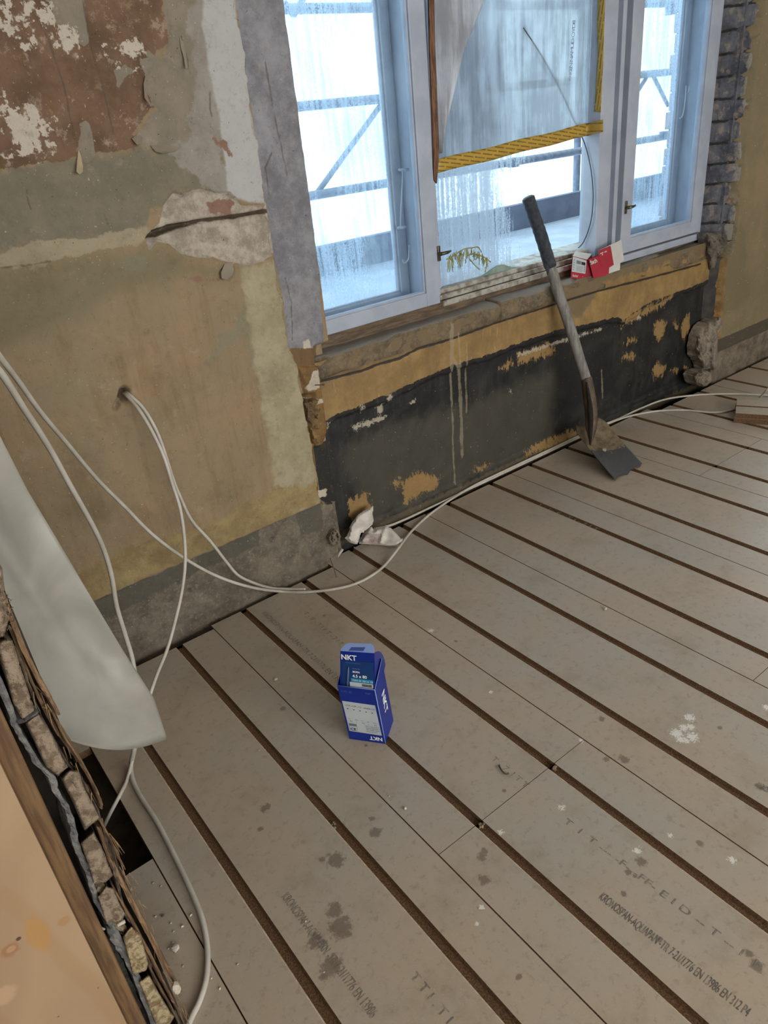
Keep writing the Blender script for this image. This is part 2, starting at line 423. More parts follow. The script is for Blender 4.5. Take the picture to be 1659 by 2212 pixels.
# ---- left stretch of the window wall: old paint layers, crater, concrete foot
def M_wall_left():
    m = NT('old_painted_plaster')
    n1 = m.noise(3.2, 5, 0.65); n2 = m.noise(11, 5, 0.7); n3 = m.noise(70, 4, 0.75)
    vs = m.noise(10, 4, 0.6, m.vec((3.5, 3.5, 0.5)))
    c = m.mix(m.ss(n1, 0.34, 0.66), (153, 131, 103), (141, 126, 101))
    c = m.mix(m.math('MULTIPLY', m.ss(vs, 0.45, 0.75), 0.5), c, (122, 102, 70))
    c = m.mix(m.math('MULTIPLY', m.ss(n2, 0.58, 0.78), 0.4), c, (166, 146, 118))
    # green grey bands
    c = m.mix(m.math('MULTIPLY', m.sdf('lowgreen', 0.05, 6, 0.035), 0.75), c, (118, 112, 88))
    g = m.mix(m.ss(n2, 0.35, 0.65), (128, 120, 102), (116, 110, 94))
    c = m.mix(m.sdf('green', 0.05, 14, 0.010), c, g)
    c = m.mix(m.math('MULTIPLY', m.sdf('teal', 0.04, 20, 0.012), 0.6), c, (128, 128, 108))
    # reddish brown, flaking
    b = m.mix(m.ss(m.noise(6, 5, 0.7), 0.38, 0.62), (122, 97, 79), (98, 77, 60))
    b = m.mix(m.math('MULTIPLY', m.ss(m.noise(26, 6, 0.75), 0.56, 0.68), 0.75), b, (168, 148, 132))
    b = m.mix(m.math('MULTIPLY', m.ss(m.noise(12, 5, 0.7, m.vec((2.5, 2.5, 0.8))), 0.56, 0.72), 0.6), b, (106, 84, 44))
    c = m.mix(m.sdf('brown', 0.02, 22, 0.0015), c, b)
    gf = m.mix(m.ss(n2, 0.35, 0.65), (140, 130, 116), (128, 120, 106))
    c = m.mix(m.sdf('flake', 0.008, 26, 0.001), c, gf)
    c = m.mix(m.sdf('white', 0.09, 34, 0.006), c, (190, 180, 166))
    gl = m.mix(m.ss(n2, 0.3, 0.7), (152, 148, 140), (138, 132, 122))
    c = m.mix(m.sdf('grey', 0.04, 16, 0.006), c, gl)
    c = m.mix(m.sdf('pale', 0.012, 15, 0.006), c, m.mix(n2, (184, 184, 184), (168, 168, 164)))
    c = m.mix(m.math('MULTIPLY', m.sdf('line', 0.02, 22, 0.003), 0.9), c, m.mix(n2, (168, 156, 134), (150, 140, 114)))
    # cream and yellow bands
    cr = m.mix(m.ss(n2, 0.35, 0.65), (168, 158, 132), (152, 143, 114))
    cr = m.mix(m.math('MULTIPLY', m.ss(n3, 0.62, 0.72), 0.6), cr, (120, 108, 80))
    c = m.mix(m.sdf('cream', 0.03, 16, 0.012), c, cr)
    yl = m.mix(m.ss(m.noise(14, 5, 0.7), 0.35, 0.65), (160, 141, 100), (136, 118, 84))
    yl = m.mix(m.math('MULTIPLY', m.ss(n3, 0.6, 0.72), 0.6), yl, (110, 94, 62))
    c = m.mix(m.sdf('yellow', 0.04, 14, 0.010), c, yl)
    # concrete foot
    cc = m.mix(m.ss(m.noise(9, 6, 0.75), 0.35, 0.65), (124, 116, 102), (92, 84, 74))
    cc = m.mix(m.math('MULTIPLY', m.ss(n3, 0.52, 0.68), 0.5), cc, (152, 142, 126))
    c = m.mix(m.sdf('concrete', 0.006, 25, 0.002), c, cc)
    c = m.mix(m.math('MULTIPLY', m.sdf('darkband', 0.012, 22, 0.003), 0.85), c, m.mix(n2, (96, 92, 82), (82, 80, 72)))
    # plaster crater
    cp = m.mix(m.ss(m.noise(24, 6, 0.75), 0.35, 0.65), (182, 172, 158), (142, 132, 120))
    c = m.mix(m.sdf('crater', 0.009, 24, 0.0012), c, cp)
    c = m.mix(m.sdf('rust', 0.02, 40, 0.003), c, m.mix(n2, (150, 112, 96), (120, 100, 86)))
    c = m.mix(m.sdf('slot', 0.004, 30, 0.002), c, m.mix(n3, (96, 82, 66), (54, 46, 38)))
    c = m.mix(m.sdf('hole', 0.006, 60, 0.001), c, m.mix(n3, (168, 150, 122), (104, 88, 66)))
    # broken strip beside the window
    c = m.mix(m.sdf('s_plaster', 0.004, 25, 0.002), c, m.mix(m.ss(n2, 0.3, 0.7), (150, 150, 156), (112, 112, 118)))
    c = m.mix(m.sdf('s_wood', 0.004, 25, 0.002), c, m.mix(m.noise(9, 4, 0.6, m.vec((6, 6, 0.6))), (128, 104, 76), (98, 76, 52)))
    c = m.mix(m.sdf('s_ochre', 0.006, 25, 0.002), c, m.mix(m.ss(n2, 0.35, 0.65), (140, 110, 68), (108, 84, 54)))
    c = m.mix(m.sdf('s_black', 0.006, 25, 0.002), c, m.mix(m.ss(n3, 0.6, 0.75), (48, 48, 46), (74, 72, 66)))
    c = m.mix(m.sdf('s_white', 0.012, 40, 0.002), c, (190, 180, 164))
    c = m.mix(m.math('MULTIPLY', m.sdf('crack', 0.003, 40, 0.0012), 0.6), c, (84, 74, 62))
    c = m.mix(m.math('MULTIPLY', m.ss(m.noise(5, 6, 0.7), 0.5, 0.75), 0.38), c, (92, 78, 60))
    c = m.mix(m.math('MULTIPLY', m.ss(m.noise(38, 5, 0.8), 0.5, 0.72), 0.30), c, (88, 78, 64))
    c = m.mix(m.math('MULTIPLY', m.ss(m.noise(16, 6, 0.75), 0.58, 0.72), 0.32), c, (178, 164, 142))
    c = m.mix(m.math('MULTIPLY', m.sdf('shade_line', 0.003, 60, 0.0015), 0.8), c, (70, 62, 54))  # shadow along the broken plaster edge, painted as a dark line
    # small scratches and pits
    c = m.mix(m.math('MULTIPLY', m.ss(m.noise(150, 2, 0.6), 0.70, 0.74), 0.7), c, (196, 182, 158))
    c = m.mix(m.math('MULTIPLY', m.ss(m.noise(110, 2, 0.6), 0.72, 0.75), 0.8), c, (66, 56, 44))
    m.color(c, 0.88, spec=0.25)
    m.bump(m.math('MULTIPLY_ADD', n3, 0.6, m.noise(18, 5, 0.7)), 0.32, 0.012)
    return m.m
def Z(pts, s=2.37): return [(a/s, b/s) for a, b in pts]
PL = dict(
 brown=[[(-260, -500), (345, -500), (352, 0), (364, 60), (362, 95), (342, 110), (322, 150), (316, 200), (330, 232), (312, 252), (285, 290), (300, 300), (290, 322), (205, 333), (178, 300), (160, 340), (120, 352), (60, 357), (0, 368), (-260, 420)]],
 flake=[Z([(250, -20), (430, -20), (455, 205), (430, 235), (395, 170), (330, 175), (300, 130), (285, 110)]), Z([(400, 630), (440, 612), (465, 640), (490, 790), (450, 840), (395, 800), (412, 690)]),
        Z([(600, 440), (585, 360), (640, 330), (690, 370), (640, 400), (605, 450)]), Z([(675, 710), (730, 650), (760, 590), (820, 560), (790, 540), (770, 500), (740, 470), (760, 440), (735, 380), (800, 350), (760, 300), (745, 240), (830, 310), (860, 240), (870, 150), (830, 0), (1000, 0), (1040, 560), (1150, 700), (1140, 800), (870, 780), (800, 770), (770, 745), (720, 735)]),
        Z([(700, 300), (790, 290), (850, 330), (800, 420), (740, 380)])],
 white=[Z([(0, 20), (110, 30), (170, 120), (120, 200), (60, 170), (0, 120)]), Z([(280, 180), (400, 170), (420, 225), (340, 235)]), Z([(600, 240), (700, 250), (690, 320), (610, 300)]), Z([(195, 30), (225, 20), (240, 110), (210, 90)]), Z([(0, 560), (160, 560), (260, 680), (240, 790), (120, 780), (30, 680)])],
 green=[[(-260, 400), (0, 366), (205, 331), (300, 322), (370, 325), (482, 330), (505, 430), (400, 420), (345, 450), (312, 500), (180, 518), (0, 542), (-260, 590)]],
 lowgreen=[[(-260, 600), (0, 575), (60, 575), (200, 548), (330, 530), (460, 566), (520, 578), (500, 605), (300, 625), (0, 760), (-260, 900)]],
 teal=[Z([(600, 1340), (760, 1310), (740, 1370), (640, 1400)]), Z([(1060, 1850), (1290, 1500), (1300, 1900), (1260, 1700)])],
 grey=[[(415, -500), (445, -500), (445, 60), (470, 200), (486, 332), (500, 425), (470, 425), (360, 332), (400, 300), (420, 200), (412, 60)]],
 pale=[[(434, -500), (514, -500), (518, 10), (550, 220), (568, 330), (582, 440), (545, 436), (492, 420), (484, 330), (470, 240), (452, 150), (438, 50)]],
 line=[[(-260, 585), (0, 545), (90, 520), (180, 516), (250, 503), (312, 488), (345, 520), (250, 535), (180, 548), (90, 570), (0, 582), (-260, 630)]],
 cream=[[(518, 575), (560, 570), (596, 560), (612, 640), (628, 751), (645, 800), (656, 850), (676, 960), (692, 1088), (640, 1112), (592, 1070), (586, 1000), (572, 900), (552, 800), (540, 700)]],
 yellow=[[(-260, 1320), (0, 1290), (180, 1232), (240, 1200), (350, 1162), (450, 1130), (590, 1058), (692, 1040), (694, 1086), (600, 1125), (450, 1190), (320, 1245), (207, 1297), (0, 1385), (-260, 1500)]],
 concrete=[[(-260, 1502), (0, 1387), (207, 1298), (320, 1247), (450, 1192), (600, 1126), (694, 1087), (760, 1060), (760, 1260), (300, 1460), (-260, 1800)]],
 darkband=[[(-260, 1502), (0, 1387), (207, 1298), (320, 1247), (450, 1192), (560, 1145), (560, 1180), (450, 1225), (330, 1285), (220, 1345), (0, 1460)], Z([(0, 0)], 1)*0 or [(640, 1110), (694, 1088), (700, 1140), (650, 1160)]],
 crater=[Z([(742, 1222), (770, 1170), (812, 1140), (838, 1045), (888, 985), (930, 1000), (1010, 965), (1100, 985), (1180, 985), (1240, 1050), (1360, 1050), (1420, 1010), (1470, 960), (1500, 1090), (1500, 1250), (1420, 1300), (1390, 1310), (1350, 1340), (1250, 1360), (1200, 1345), (1150, 1340), (1100, 1322), (1000, 1318), (930, 1300), (870, 1255), (800, 1235), (765, 1275)]), Z([(1130, 1400), (1165, 1345), (1200, 1350), (1195, 1400), (1170, 1432), (1135, 1425)])],
 slot=[Z([(742, 1222), (775, 1180), (880, 1150), (1030, 1120), (1200, 1098), (1350, 1072), (1450, 1068), (1450, 1090), (1360, 1096), (1220, 1118), (1040, 1140), (900, 1178), (810, 1212)])],
 rust=[Z([(1085, 710), (1165, 715), (1180, 790), (1150, 770), (1100, 740)]), Z([(1060, 1040), (1130, 1010), (1200, 1040), (1190, 1100), (1080, 1090)]), Z([(930, 1420), (1130, 1425), (1130, 1440), (1000, 1440)])],
 hole=[[(258, 838), (270, 832), (282, 842), (284, 860), (272, 872), (262, 868), (256, 884), (248, 892), (243, 880), (252, 862)]],
)
PS = dict(
 s_plaster=[[(508, -500), (640, -500), (640, 0), (700, 752), (664, 752), (624, 752), (610, 640), (592, 562), (574, 440), (557, 330), (540, 220), (509, 5)]],
 s_wood=[[(624, 752), (700, 752), (700, 788), (640, 792)]],
 s_ochre=[[(636, 788), (700, 788), (712, 900), (694, 962), (676, 968), (655, 850)], [(676, 955), (690, 1085), (683, 1088), (668, 958)]],
 s_black=[[(674, 962), (712, 950), (706, 900), (760, 900), (760, 1075), (694, 1086)]],
 s_white=[[(670, 800), (683, 796), (684, 835), (660, 842), (655, 836)], [(655, 738), (668, 730), (670, 752), (655, 752)], [(684, 1060), (704, 1058), (704, 1072), (686, 1074)], [(655, 862), (690, 858), (692, 866), (660, 872)]],
)
U = np.arange(-0.02, 1.33, 0.005); V = np.arange(-0.05, 2.30, 0.005)
uu, vv = np.meshgrid(U, V, indexing='ij')
A = {}
for k, ps in PL.items(): A[k] = np.maximum.reduce([poly_sdf(uu, vv, wpoly(p, YM)) for p in ps if p])
for k, ps in PS.items(): A[k] = np.maximum.reduce([poly_sdf(uu, vv, wpoly(p, YS)) for p in ps])
def polyline_sdf(lines, y, wd):
    d = np.full(uu.shape, 1e9)
    for L in lines:
        q = wpoly(L, y)
        for (ax, az), (bx, bz) in zip(q[:-1], q[1:]):
            ex, ez = bx-ax, bz-az; t = np.clip(((uu-ax)*ex+(vv-az)*ez)/(ex*ex+ez*ez+1e-12), 0, 1)
            d = np.minimum(d, (uu-ax-t*ex)**2+(vv-az-t*ez)**2)
    return wd-np.sqrt(d)
A['crack'] = polyline_sdf([Z([(170, 60), (250, 200), (330, 450), (385, 720)]), Z([(425, 0), (470, 250), (540, 500), (590, 720)]), Z([(1420, 780), (1385, 860), (1410, 1000)]),
    Z([(1390, 310), (1440, 620), (1500, 900)]), Z([(925, 185), (955, 300), (960, 350), (985, 400)]), Z([(1075, 470), (1075, 560), (1085, 600)]), Z([(1490, 1430), (1520, 1560), (1525, 1750)]), Z([(135, 970), (145, 1040), (160, 1070)]), Z([(535, 1100), (550, 1150)]),
    Z([(0, 1370), (120, 1360), (260, 1335)])], YM, 0.0026)
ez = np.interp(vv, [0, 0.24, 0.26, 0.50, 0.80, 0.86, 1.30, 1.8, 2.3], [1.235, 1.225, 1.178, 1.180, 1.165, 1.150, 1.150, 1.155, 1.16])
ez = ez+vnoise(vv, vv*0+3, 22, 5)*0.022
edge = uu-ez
A['shade_line'] = 0.0022-np.abs(edge-0.001)  # mask of the painted shadow line on the broken edge
dy = vnoise(uu, vv, 14, 1)*0.004+vnoise(uu, vv, 3, 8, 2)*0.006
dy = dy+smooth(A['brown']+vnoise(uu, vv, 22, 2)*0.02, -0.002, 0.002)*0.002
dy = dy-smooth(A['flake']+vnoise(uu, vv, 26, 3)*0.01, -0.002, 0.003)*0.003
crs = A['crater']+vnoise(uu, vv, 24, 4)*0.02
dy = dy+smooth(crs, -0.002, 0.006)*(0.010+vnoise(uu, vv, 18, 9)*0.014)
dy = dy+smooth(A['slot']+vnoise(uu, vv, 30, 6)*0.008, -0.001, 0.008)*0.035
dy = dy+smooth(A['hole'], -0.002, 0.006)*0.02+smooth(0.016-np.hypot(uu-P(270, 853, y=YM).x, vv-P(270, 853, y=YM).z), 0, 0.006)*0.06
con = smooth(A['concrete'], -0.003, 0.004)
dy = dy+con*(0.004+vnoise(uu, vv, 16, 11)*0.016)
# a row of mortar joints and pits in the foot
for (a, b, r) in ((383, 1262, .010), (410, 1280, .012), (355, 1325, .008), (425, 1265, .007), (558, 1195, .008), (620, 1195, .006), (590, 1215, .006), (590, 1168, .012), (268, 1214, .006), (262, 1260, .006), (635, 1088, .007), (650, 1040, .006), (666, 1070, .006)):
    q = P(a, b, y=YM); dy = dy+smooth(r-np.hypot(uu-q.x, vv-q.z), 0, 0.005)*0.012
step = smooth(edge, -0.001, 0.006)
dy = dy*(1-step)+step*(0.034+vnoise(uu, vv, 20, 12)*0.010+smooth(A['s_ochre'], 0, .01)*(-0.018)+smooth(0.022-np.abs(vv-0.655), 0, .01)*smooth(1.24-uu, 0, .02)*0.02)
dy = dy+smooth(uu, 1.258, 1.275)*0.05*smooth(0.83-vv, 0, .02)
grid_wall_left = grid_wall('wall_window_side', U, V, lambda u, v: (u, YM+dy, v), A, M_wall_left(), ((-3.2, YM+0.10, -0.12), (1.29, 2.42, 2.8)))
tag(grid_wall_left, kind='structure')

# ---- parapet under the window: black bitumen paint over ochre
def M_parapet():
    m = NT('bitumen_painted_parapet')
    n2 = m.noise(10, 5, 0.7); n3 = m.noise(80, 4, 0.75); vs = m.noise(9, 5, 0.65, m.vec((4, 4, 0.35)))
    c = m.mix(m.ss(n2, 0.4, 0.7), (28, 29, 29), (48, 47, 44))
    c = m.mix(m.math('MULTIPLY', m.ss(vs, 0.5, 0.75), 0.6), c, (62, 61, 55))
    c = m.mix(m.math('MULTIPLY', m.sdf('greyed', 0.07, 9, 0.05), 0.45), c, (92, 88, 76))
    c = m.mix(m.math('MULTIPLY', m.sdf('verydark', 0.05, 9, 0.04), 0.8), c, (26, 27, 29))
    y = m.mix(m.ss(m.noise(7, 5, 0.7), 0.35, 0.65), (158, 130, 82), (132, 106, 68)); y = m.mix(m.math('MULTIPLY', m.ss(vs, 0.5, 0.75), 0.35), y, (116, 92, 58))
    y = m.mix(m.math('MULTIPLY', m.ss(n2, 0.5, 0.75), 0.6), y, (110, 90, 60))
    y = m.mix(m.math('MULTIPLY', m.ss(m.noise(14, 4, 0.6, m.vec((3, 3, 0.4))), 0.66, 0.72), 0.5), y, (190, 168, 118))
    c = m.mix(m.sdf('yellow', 0.012, 26, 0.0015), c, y)
    c = m.mix(m.sdf('patch', 0.060, 48, 0.0015, 0.85, m.vec((1, 1, 0.5))), c, m.mix(n3, (164, 132, 84), (130, 104, 66)))
    c = m.mix(m.math('MULTIPLY', m.sdf('foot', 0.03, 40, 0.004), 0.4), c, m.mix(n3, (132, 112, 78), (80, 72, 56)))
    c = m.mix(m.math('MULTIPLY', m.sdf('dirt', 0.035, 14, 0.012), 0.8), c, m.mix(n2, (98, 88, 74), (122, 106, 82)))
    c = m.mix(m.math('MULTIPLY', m.sdf('crack', 0.002, 30, 0.001), 0.95), c, (44, 38, 32))
    c = m.mix(m.math('MULTIPLY', m.sdf('scuff', 0.03, 70, 0.001, 0.85), 0.85), c, (176, 168, 150))
    c = m.mix(m.math('MULTIPLY', m.sdf('drip', 0.006, 25, 0.002), 0.42), c, (168, 156, 132))
    c = m.mix(m.math('MULTIPLY', m.ss(m.noise(95, 3, 0.6), 0.69, 0.72), 0.8), c, (150, 140, 118))
    m.color(c, m.math('MULTIPLY_ADD', n2, 0.5, 0.35), spec=0.4)
    m.bump(m.math('MULTIPLY_ADD', n3, 0.4, m.noise(20, 5, 0.7)), 0.25, 0.01)
    return m.m
bound = [(690, 912), (725, 893), (760, 880), (835, 850), (900, 820), (970, 790), (1060, 762), (1130, 735), (1200, 712), (1260, 700), (1330, 684), (1345, 690), (1360, 678), (1400, 652), (1450, 634), (1500, 615), (1540, 598)]
PB = dict(
 yellow=[bound+[(1560, 480), (660, 720)]],
 patch=[[(1118, 785), (1120, 765), (1180, 742), (1196, 750), (1202, 760), (1160, 775)], [(1080, 797), (1100, 778), (1107, 785), (1090, 797)], [(1340, 690), (1372, 672), (1450, 636), (1440, 655), (1380, 685), (1345, 705)],
        [(1348, 742), (1368, 728), (1376, 735), (1362, 742)], [(1346, 775), (1352, 762), (1372, 766), (1370, 776)], [(1412, 700), (1430, 690), (1440, 700), (1425, 740), (1415, 725)], [(1456, 700), (1462, 690), (1462, 712)],
        [(1476, 690), (1490, 675), (1488, 710), (1478, 735), (1472, 725)], [(1410, 800), (1420, 782), (1438, 790), (1430, 812), (1412, 815)], [(1450, 800), (1466, 796), (1462, 808)], [(1478, 790), (1484, 795), (1480, 806)],
        [(866, 1040), (905, 1022), (950, 1030), (944, 1052), (900, 1070), (876, 1088)], [(755, 1078), (790, 1068), (803, 1100), (775, 1125), (752, 1112)], [(845, 1042), (862, 1036), (860, 1050)], [(1128, 975), (1180, 950), (1242, 928), (1240, 940), (1180, 968), (1135, 985)],
        [(1018, 1015), (1060, 1000), (1040, 1014)]],
 greyed=[[(740, 960), (1200, 800), (1200, 960), (800, 1130)]],
 verydark=[[(1000, 820), (1250, 740), (1480, 660), (1500, 620), (1250, 705), (1040, 770)], [(1200, 780), (1320, 740), (1330, 850), (1220, 900)]],
 foot=[[(780, 1140), (1200, 955), (1500, 828), (1500, 842), (1200, 975), (790, 1160)], [(700, 1180), (780, 1120), (790, 1160)]],
 dirt=[[(680, 780), (1080, 635), (1520, 510), (1524, 545), (1300, 610), (1250, 690), (1200, 650), (1080, 690), (860, 770), (690, 830)]],
 scuff=[[(765, 928), (800, 918), (830, 905), (835, 897), (800, 908), (760, 920)], [(775, 876), (782, 870), (785, 880), (778, 886)], [(832, 857), (842, 848), (844, 862), (836, 868)], [(815, 880), (826, 874), (826, 890), (818, 893)], [(1120, 770), (1300, 712), (1300, 708), (1120, 764)],
        [(885, 870), (895, 862), (897, 870)], [(1372, 690), (1380, 680), (1384, 690)], [(700, 918), (712, 910), (706, 925)], [(1100, 840), (1106, 838), (1105, 850)]],
)
U = np.arange(XL-0.03, XR+0.06, 0.006); V = np.arange(-0.05, 0.765, 0.006)
uu, vv = np.meshgrid(U, V, indexing='ij')
A = {k: np.maximum.reduce([poly_sdf(uu, vv, wpoly(p, YB)) for p in ps]) for k, ps in PB.items()}
A['crack'] = polyline_sdf([[(690, 822), (780, 800), (812, 787), (860, 773), (900, 752), (960, 735), (1065, 698), (1200, 655), (1290, 628), (1400, 600), (1510, 570)], [(868, 895), (868, 898)]], YB, 0.005)
A['drip'] = polyline_sdf([[(970, 705), (975, 850), (982, 1045)], [(986, 720), (996, 850), (1000, 985)], [(976, 770), (990, 800), (998, 990)], [(1004, 740), (1008, 890)], [(1300, 800), (1302, 860)], [(1180, 600), (1183, 650)]], YB, 0.0045)
A['drip'] = np.maximum(A['drip'], polyline_sdf([[(971, 700), (973, 790)]], YB, 0.010))
zb = np.interp(uu, [c[0] for c in wpoly(bound, YB)], [c[1] for c in wpoly(bound, YB)])
dy = vnoise(uu, vv, 12, 21)*0.008+vnoise(uu, vv, 40, 22)*0.003
dy = dy-smooth(vv-(zb-0.028)-vnoise(uu, uu*0, 18, 24)*0.02, 0, 0.006)*0.010      # the upper band stands proud
dy = dy-smooth(0.055-vv, 0, 0.006)*0.007-smooth(0.030-vv, 0, 0.006)*0.005        # plinth line at the foot
dy = dy-smooth(A['yellow']-0.05, 0, 0.01)*0.0
dy = dy+smooth(A['crack']-0.001, 0, 0.004)*0.010
o = grid_wall('wall_parapet', U, V, lambda u, v: (u, YB+dy, v), A, M_parapet(), ((XL-0.03, YB+0.03, -0.12), (XR+0.2, 2.44, 0.745)))
tag(o, kind='structure')

# ---- ledge of broken slabs on the parapet
def M_ledge():
    m = NT('dusty_broken_slab')
    n2 = m.noise(12, 5, 0.7); n3 = m.noise(60, 5, 0.75)
    c = m.mix(m.ss(n2, 0.35, 0.65), (126, 108, 80), (92, 80, 64))
    c = m.mix(m.math('MULTIPLY', m.ss(n3, 0.45, 0.65), 0.5), c, (140, 130, 112))
    q = m.n('NewGeometry'); s = m.n('SeparateXYZ'); m.t.links.new(q.outputs['Normal'], s.inputs[0])
    c = m.mix(m.math('MULTIPLY', m.ss(s.outputs[2], 0.5, 0.8), m.math('MULTIPLY_ADD', n3, 0.6, 0.5, clamp=True)), c, (132, 126, 118))   # dust lying on top
    m.color(c, 0.92); m.bump(n3, 0.5, 0.012); return m.m
ML = M_ledge()
def slab(x0, x1, y0, y1, z0, z1, seed, name='trim_ledge', rough=0.014):
    nx = max(4, int((x1-x0)/0.02)); ny, nz = 4, 4
    bm = bmesh.new(); box(bm, (x0, y0, z0), (x1, y1, z1))
    bmesh.ops.subdivide_edges(bm, edges=[e for e in bm.edges if abs(e.verts[0].co.x-e.verts[1].co.x) > 1e-4], cuts=nx, use_grid_fill=True)
    bmesh.ops.subdivide_edges(bm, edges=[e for e in bm.edges if abs(e.verts[0].co.y-e.verts[1].co.y) > 1e-4], cuts=ny, use_grid_fill=True)
    bmesh.ops.subdivide_edges(bm, edges=[e for e in bm.edges if abs(e.verts[0].co.z-e.verts[1].co.z) > 1e-4], cuts=nz, use_grid_fill=True)
    for v in bm.verts:
        c = v.co; f = 1.0 if c.y < y0+0.02 else 0.25
        n = float(vnoise(np.array([c.x*1.0+seed]), np.array([c.z*3+c.y*2]), 14, seed, 4)[0]); n2 = float(vnoise(np.array([c.x+seed*2.]), np.array([c.y+c.z]), 8, seed+5, 3)[0])
        c.y += n*rough*3.6*f
        if c.z > z1-0.006: c.z += n2*0.016
        if c.y < y0+0.012 and c.z > z1-0.012: c.z -= 0.004+abs(n)*0.012; c.y += 0.005
    return obj(name, bm, ML, None, True)
for i, (x0, x1, y0, zt) in enumerate([(1.27, 2.168, 2.148, .775), (2.176, 2.545, 2.146, .779), (2.55, 2.86, 2.158, .772), (2.865, 3.30, 2.160, .766), (3.305, 3.72, 2.156, .752)]):
    tag(slab(x0, x1, y0, 2.262, zt-.075, zt, i+3), kind='structure')

# ---- right stretch of the window wall and the brick reveal
def M_wall_right():
    m = NT('olive_plaster')
    n2 = m.noise(5, 5, 0.65); n3 = m.noise(60, 5, 0.75)
    c = m.mix(m.ss(n2, 0.35, 0.65), (140, 124, 96), (126, 114, 88))
    c = m.mix(m.sdf('edge', 0.012, 20, 0.004), c, m.mix(m.ss(n3, 0.4, 0.6), (140, 130, 116), (104, 88, 66)))
    c = m.mix(m.sdf('orange', 0.006, 30, 0.002), c, m.mix(m.ss(m.noise(18, 4, 0.7), 0.35, 0.65), (164, 128, 74), (128, 92, 54)))
    c = m.mix(m.math('MULTIPLY', m.sdf('darker_patch', 0.03, 10, 0.02), 0.5), c, (112, 102, 78))  # soft patch mixed halfway towards a darker olive
    c = m.mix(m.sdf('low', 0.008, 20, 0.002), c, m.mix(m.ss(m.noise(14, 6, 0.75), 0.35, 0.65), (132, 122, 106), (100, 88, 76)))
    c = m.mix(m.sdf('band', 0.004, 20, 0.002), c, (84, 78, 66))
    c = m.mix(m.math('MULTIPLY', m.ss(m.noise(120, 2, 0.6), 0.7, 0.74), 0.8), c, (206, 200, 186))
    m.color(c, 0.9, spec=0.25); m.bump(m.math('ADD', n3, m.noise(15, 5, 0.7)), 0.3, 0.012); return m.m
YR = 2.09
U = np.arange(3.745, 5.15, 0.008); V = np.arange(-0.05, 2.30, 0.008); uu, vv = np.meshgrid(U, V, indexing='ij')
A = dict(edge=poly_sdf(uu, vv, wpoly([(1560, -400), (1622, -400), (1628, 0), (1612, 200), (1600, 400), (1588, 540), (1560, 560), (1500, 560)], YR)),
         orange=poly_sdf(uu, vv, wpoly([(1555, 540), (1574, 540), (1562, 680), (1552, 770), (1500, 780)], YR)),
         darker_patch=poly_sdf(uu, vv, wpoly([(1560, 480), (1605, 480), (1620, 640), (1558, 690)], YR)),
         low=0.235-vv, band=np.minimum(0.237-vv, vv-0.163))
edge = np.interp(vv, [0.0, 0.24, 0.27, 0.66, 0.72, 2.3], [3.80, 3.80, 3.775, 3.775, 3.825, 3.822])+vnoise(vv, vv*0+1, 16, 31)*0.022
dy = vnoise(uu, vv, 10, 32)*0.005+smooth(0.163-vv, 0, 0.01)*vnoise(uu, vv, 14, 33)*0.03
dy = dy+smooth(0.165-vv, 0, 0.01)*0.006-smooth(uu-3.80, 0.0, 0.001)*0+smooth(edge-uu, -0.002, 0.006)*np.interp(vv, [0.66, 0.74], [0.06, 0.17])
o = grid_wall('wall_window_side_right', U, V, lambda u, v: (u, YR+dy, v), A, M_wall_right(), ((3.83, YR+0.05, -0.12), (5.1, 2.42, 2.8)))
tag(o, kind='structure')
bm = bmesh.new()
for a, b in (((5.1, 2.12, -.12), (5.3, 2.42, 2.8)), ((7.1, 2.12, -.12), (7.6, 2.42, 2.8)), ((5.3, 2.12, -.12), (7.1, 2.42, .85)), ((5.3, 2.12, 2.6), (7.1, 2.42, 2.8))): box(bm, a, b)
tag(obj('wall_window_side_far', bm, MPL), kind='structure')
bm = bmesh.new(); box(bm, (1.0, 2.10, 2.5), (4.0, 2.42, 2.8)); tag(obj('wall_lintel', bm, MPL), kind='structure')

def M_brick():
    m = NT('soot_stained_brick')
    n2 = m.noise(9, 5, 0.7); n3 = m.noise(60, 5, 0.75)
    c = m.mix(m.ss(n2, 0.35, 0.65), (108, 110, 118), (70, 73, 84))
    c = m.mix(m.math('MULTIPLY', m.ss(m.noise(22, 4, 0.7), 0.5, 0.66), 0.7), c, (150, 138, 124))
    c = m.mix(m.math('MULTIPLY', m.sdf('tip', 0.03, 30, 0.010), 0.8), c, (158, 152, 140))
    c = m.mix(m.sdf('mortar', 0.004, 60, 0.001), c, (52, 50, 50))
    m.color(c, 0.95); m.bump(n3, 0.6, 0.012); return m.m
# splayed reveal: from the window edge (3.70, 2.30) out to the plaster corner (3.83, 2.09)
U = np.linspace(0, 1, 44); V = np.arange(0.74, 2.30, 0.008); uu, vv = np.meshgrid(U, V, indexing='ij')
pitch = 0.094; ph = np.mod(vv-0.74+vnoise(uu, vv, 5, 42)*0.012, pitch)
row = np.floor((vv-0.74)/pitch)
mort = 0.006-np.minimum(ph, pitch-ph)
endc = 0.80+0.16*np.mod(np.sin(row*12.9898)*43758.5453, 1.0)
A = dict(mortar=mort, tip=(uu-endc)*0.2)
dx = vnoise(uu, vv, 9, 41)*0.02+smooth(mort, -0.004, 0.004)*0.014-smooth(uu-endc, 0, 0.06)*(-0.02)*0+np.mod(np.sin(row*78.2)*4375.5, 1.0)*0.022
o = grid_wall('wall_reveal_right', U, V, lambda u, v: (3.695+0.135*u+dx, 2.31-0.205*u, v), A, M_brick(), ((3.80, 2.16, 0.0), (3.95, 2.42, 2.8)))
tag(o, kind='structure')
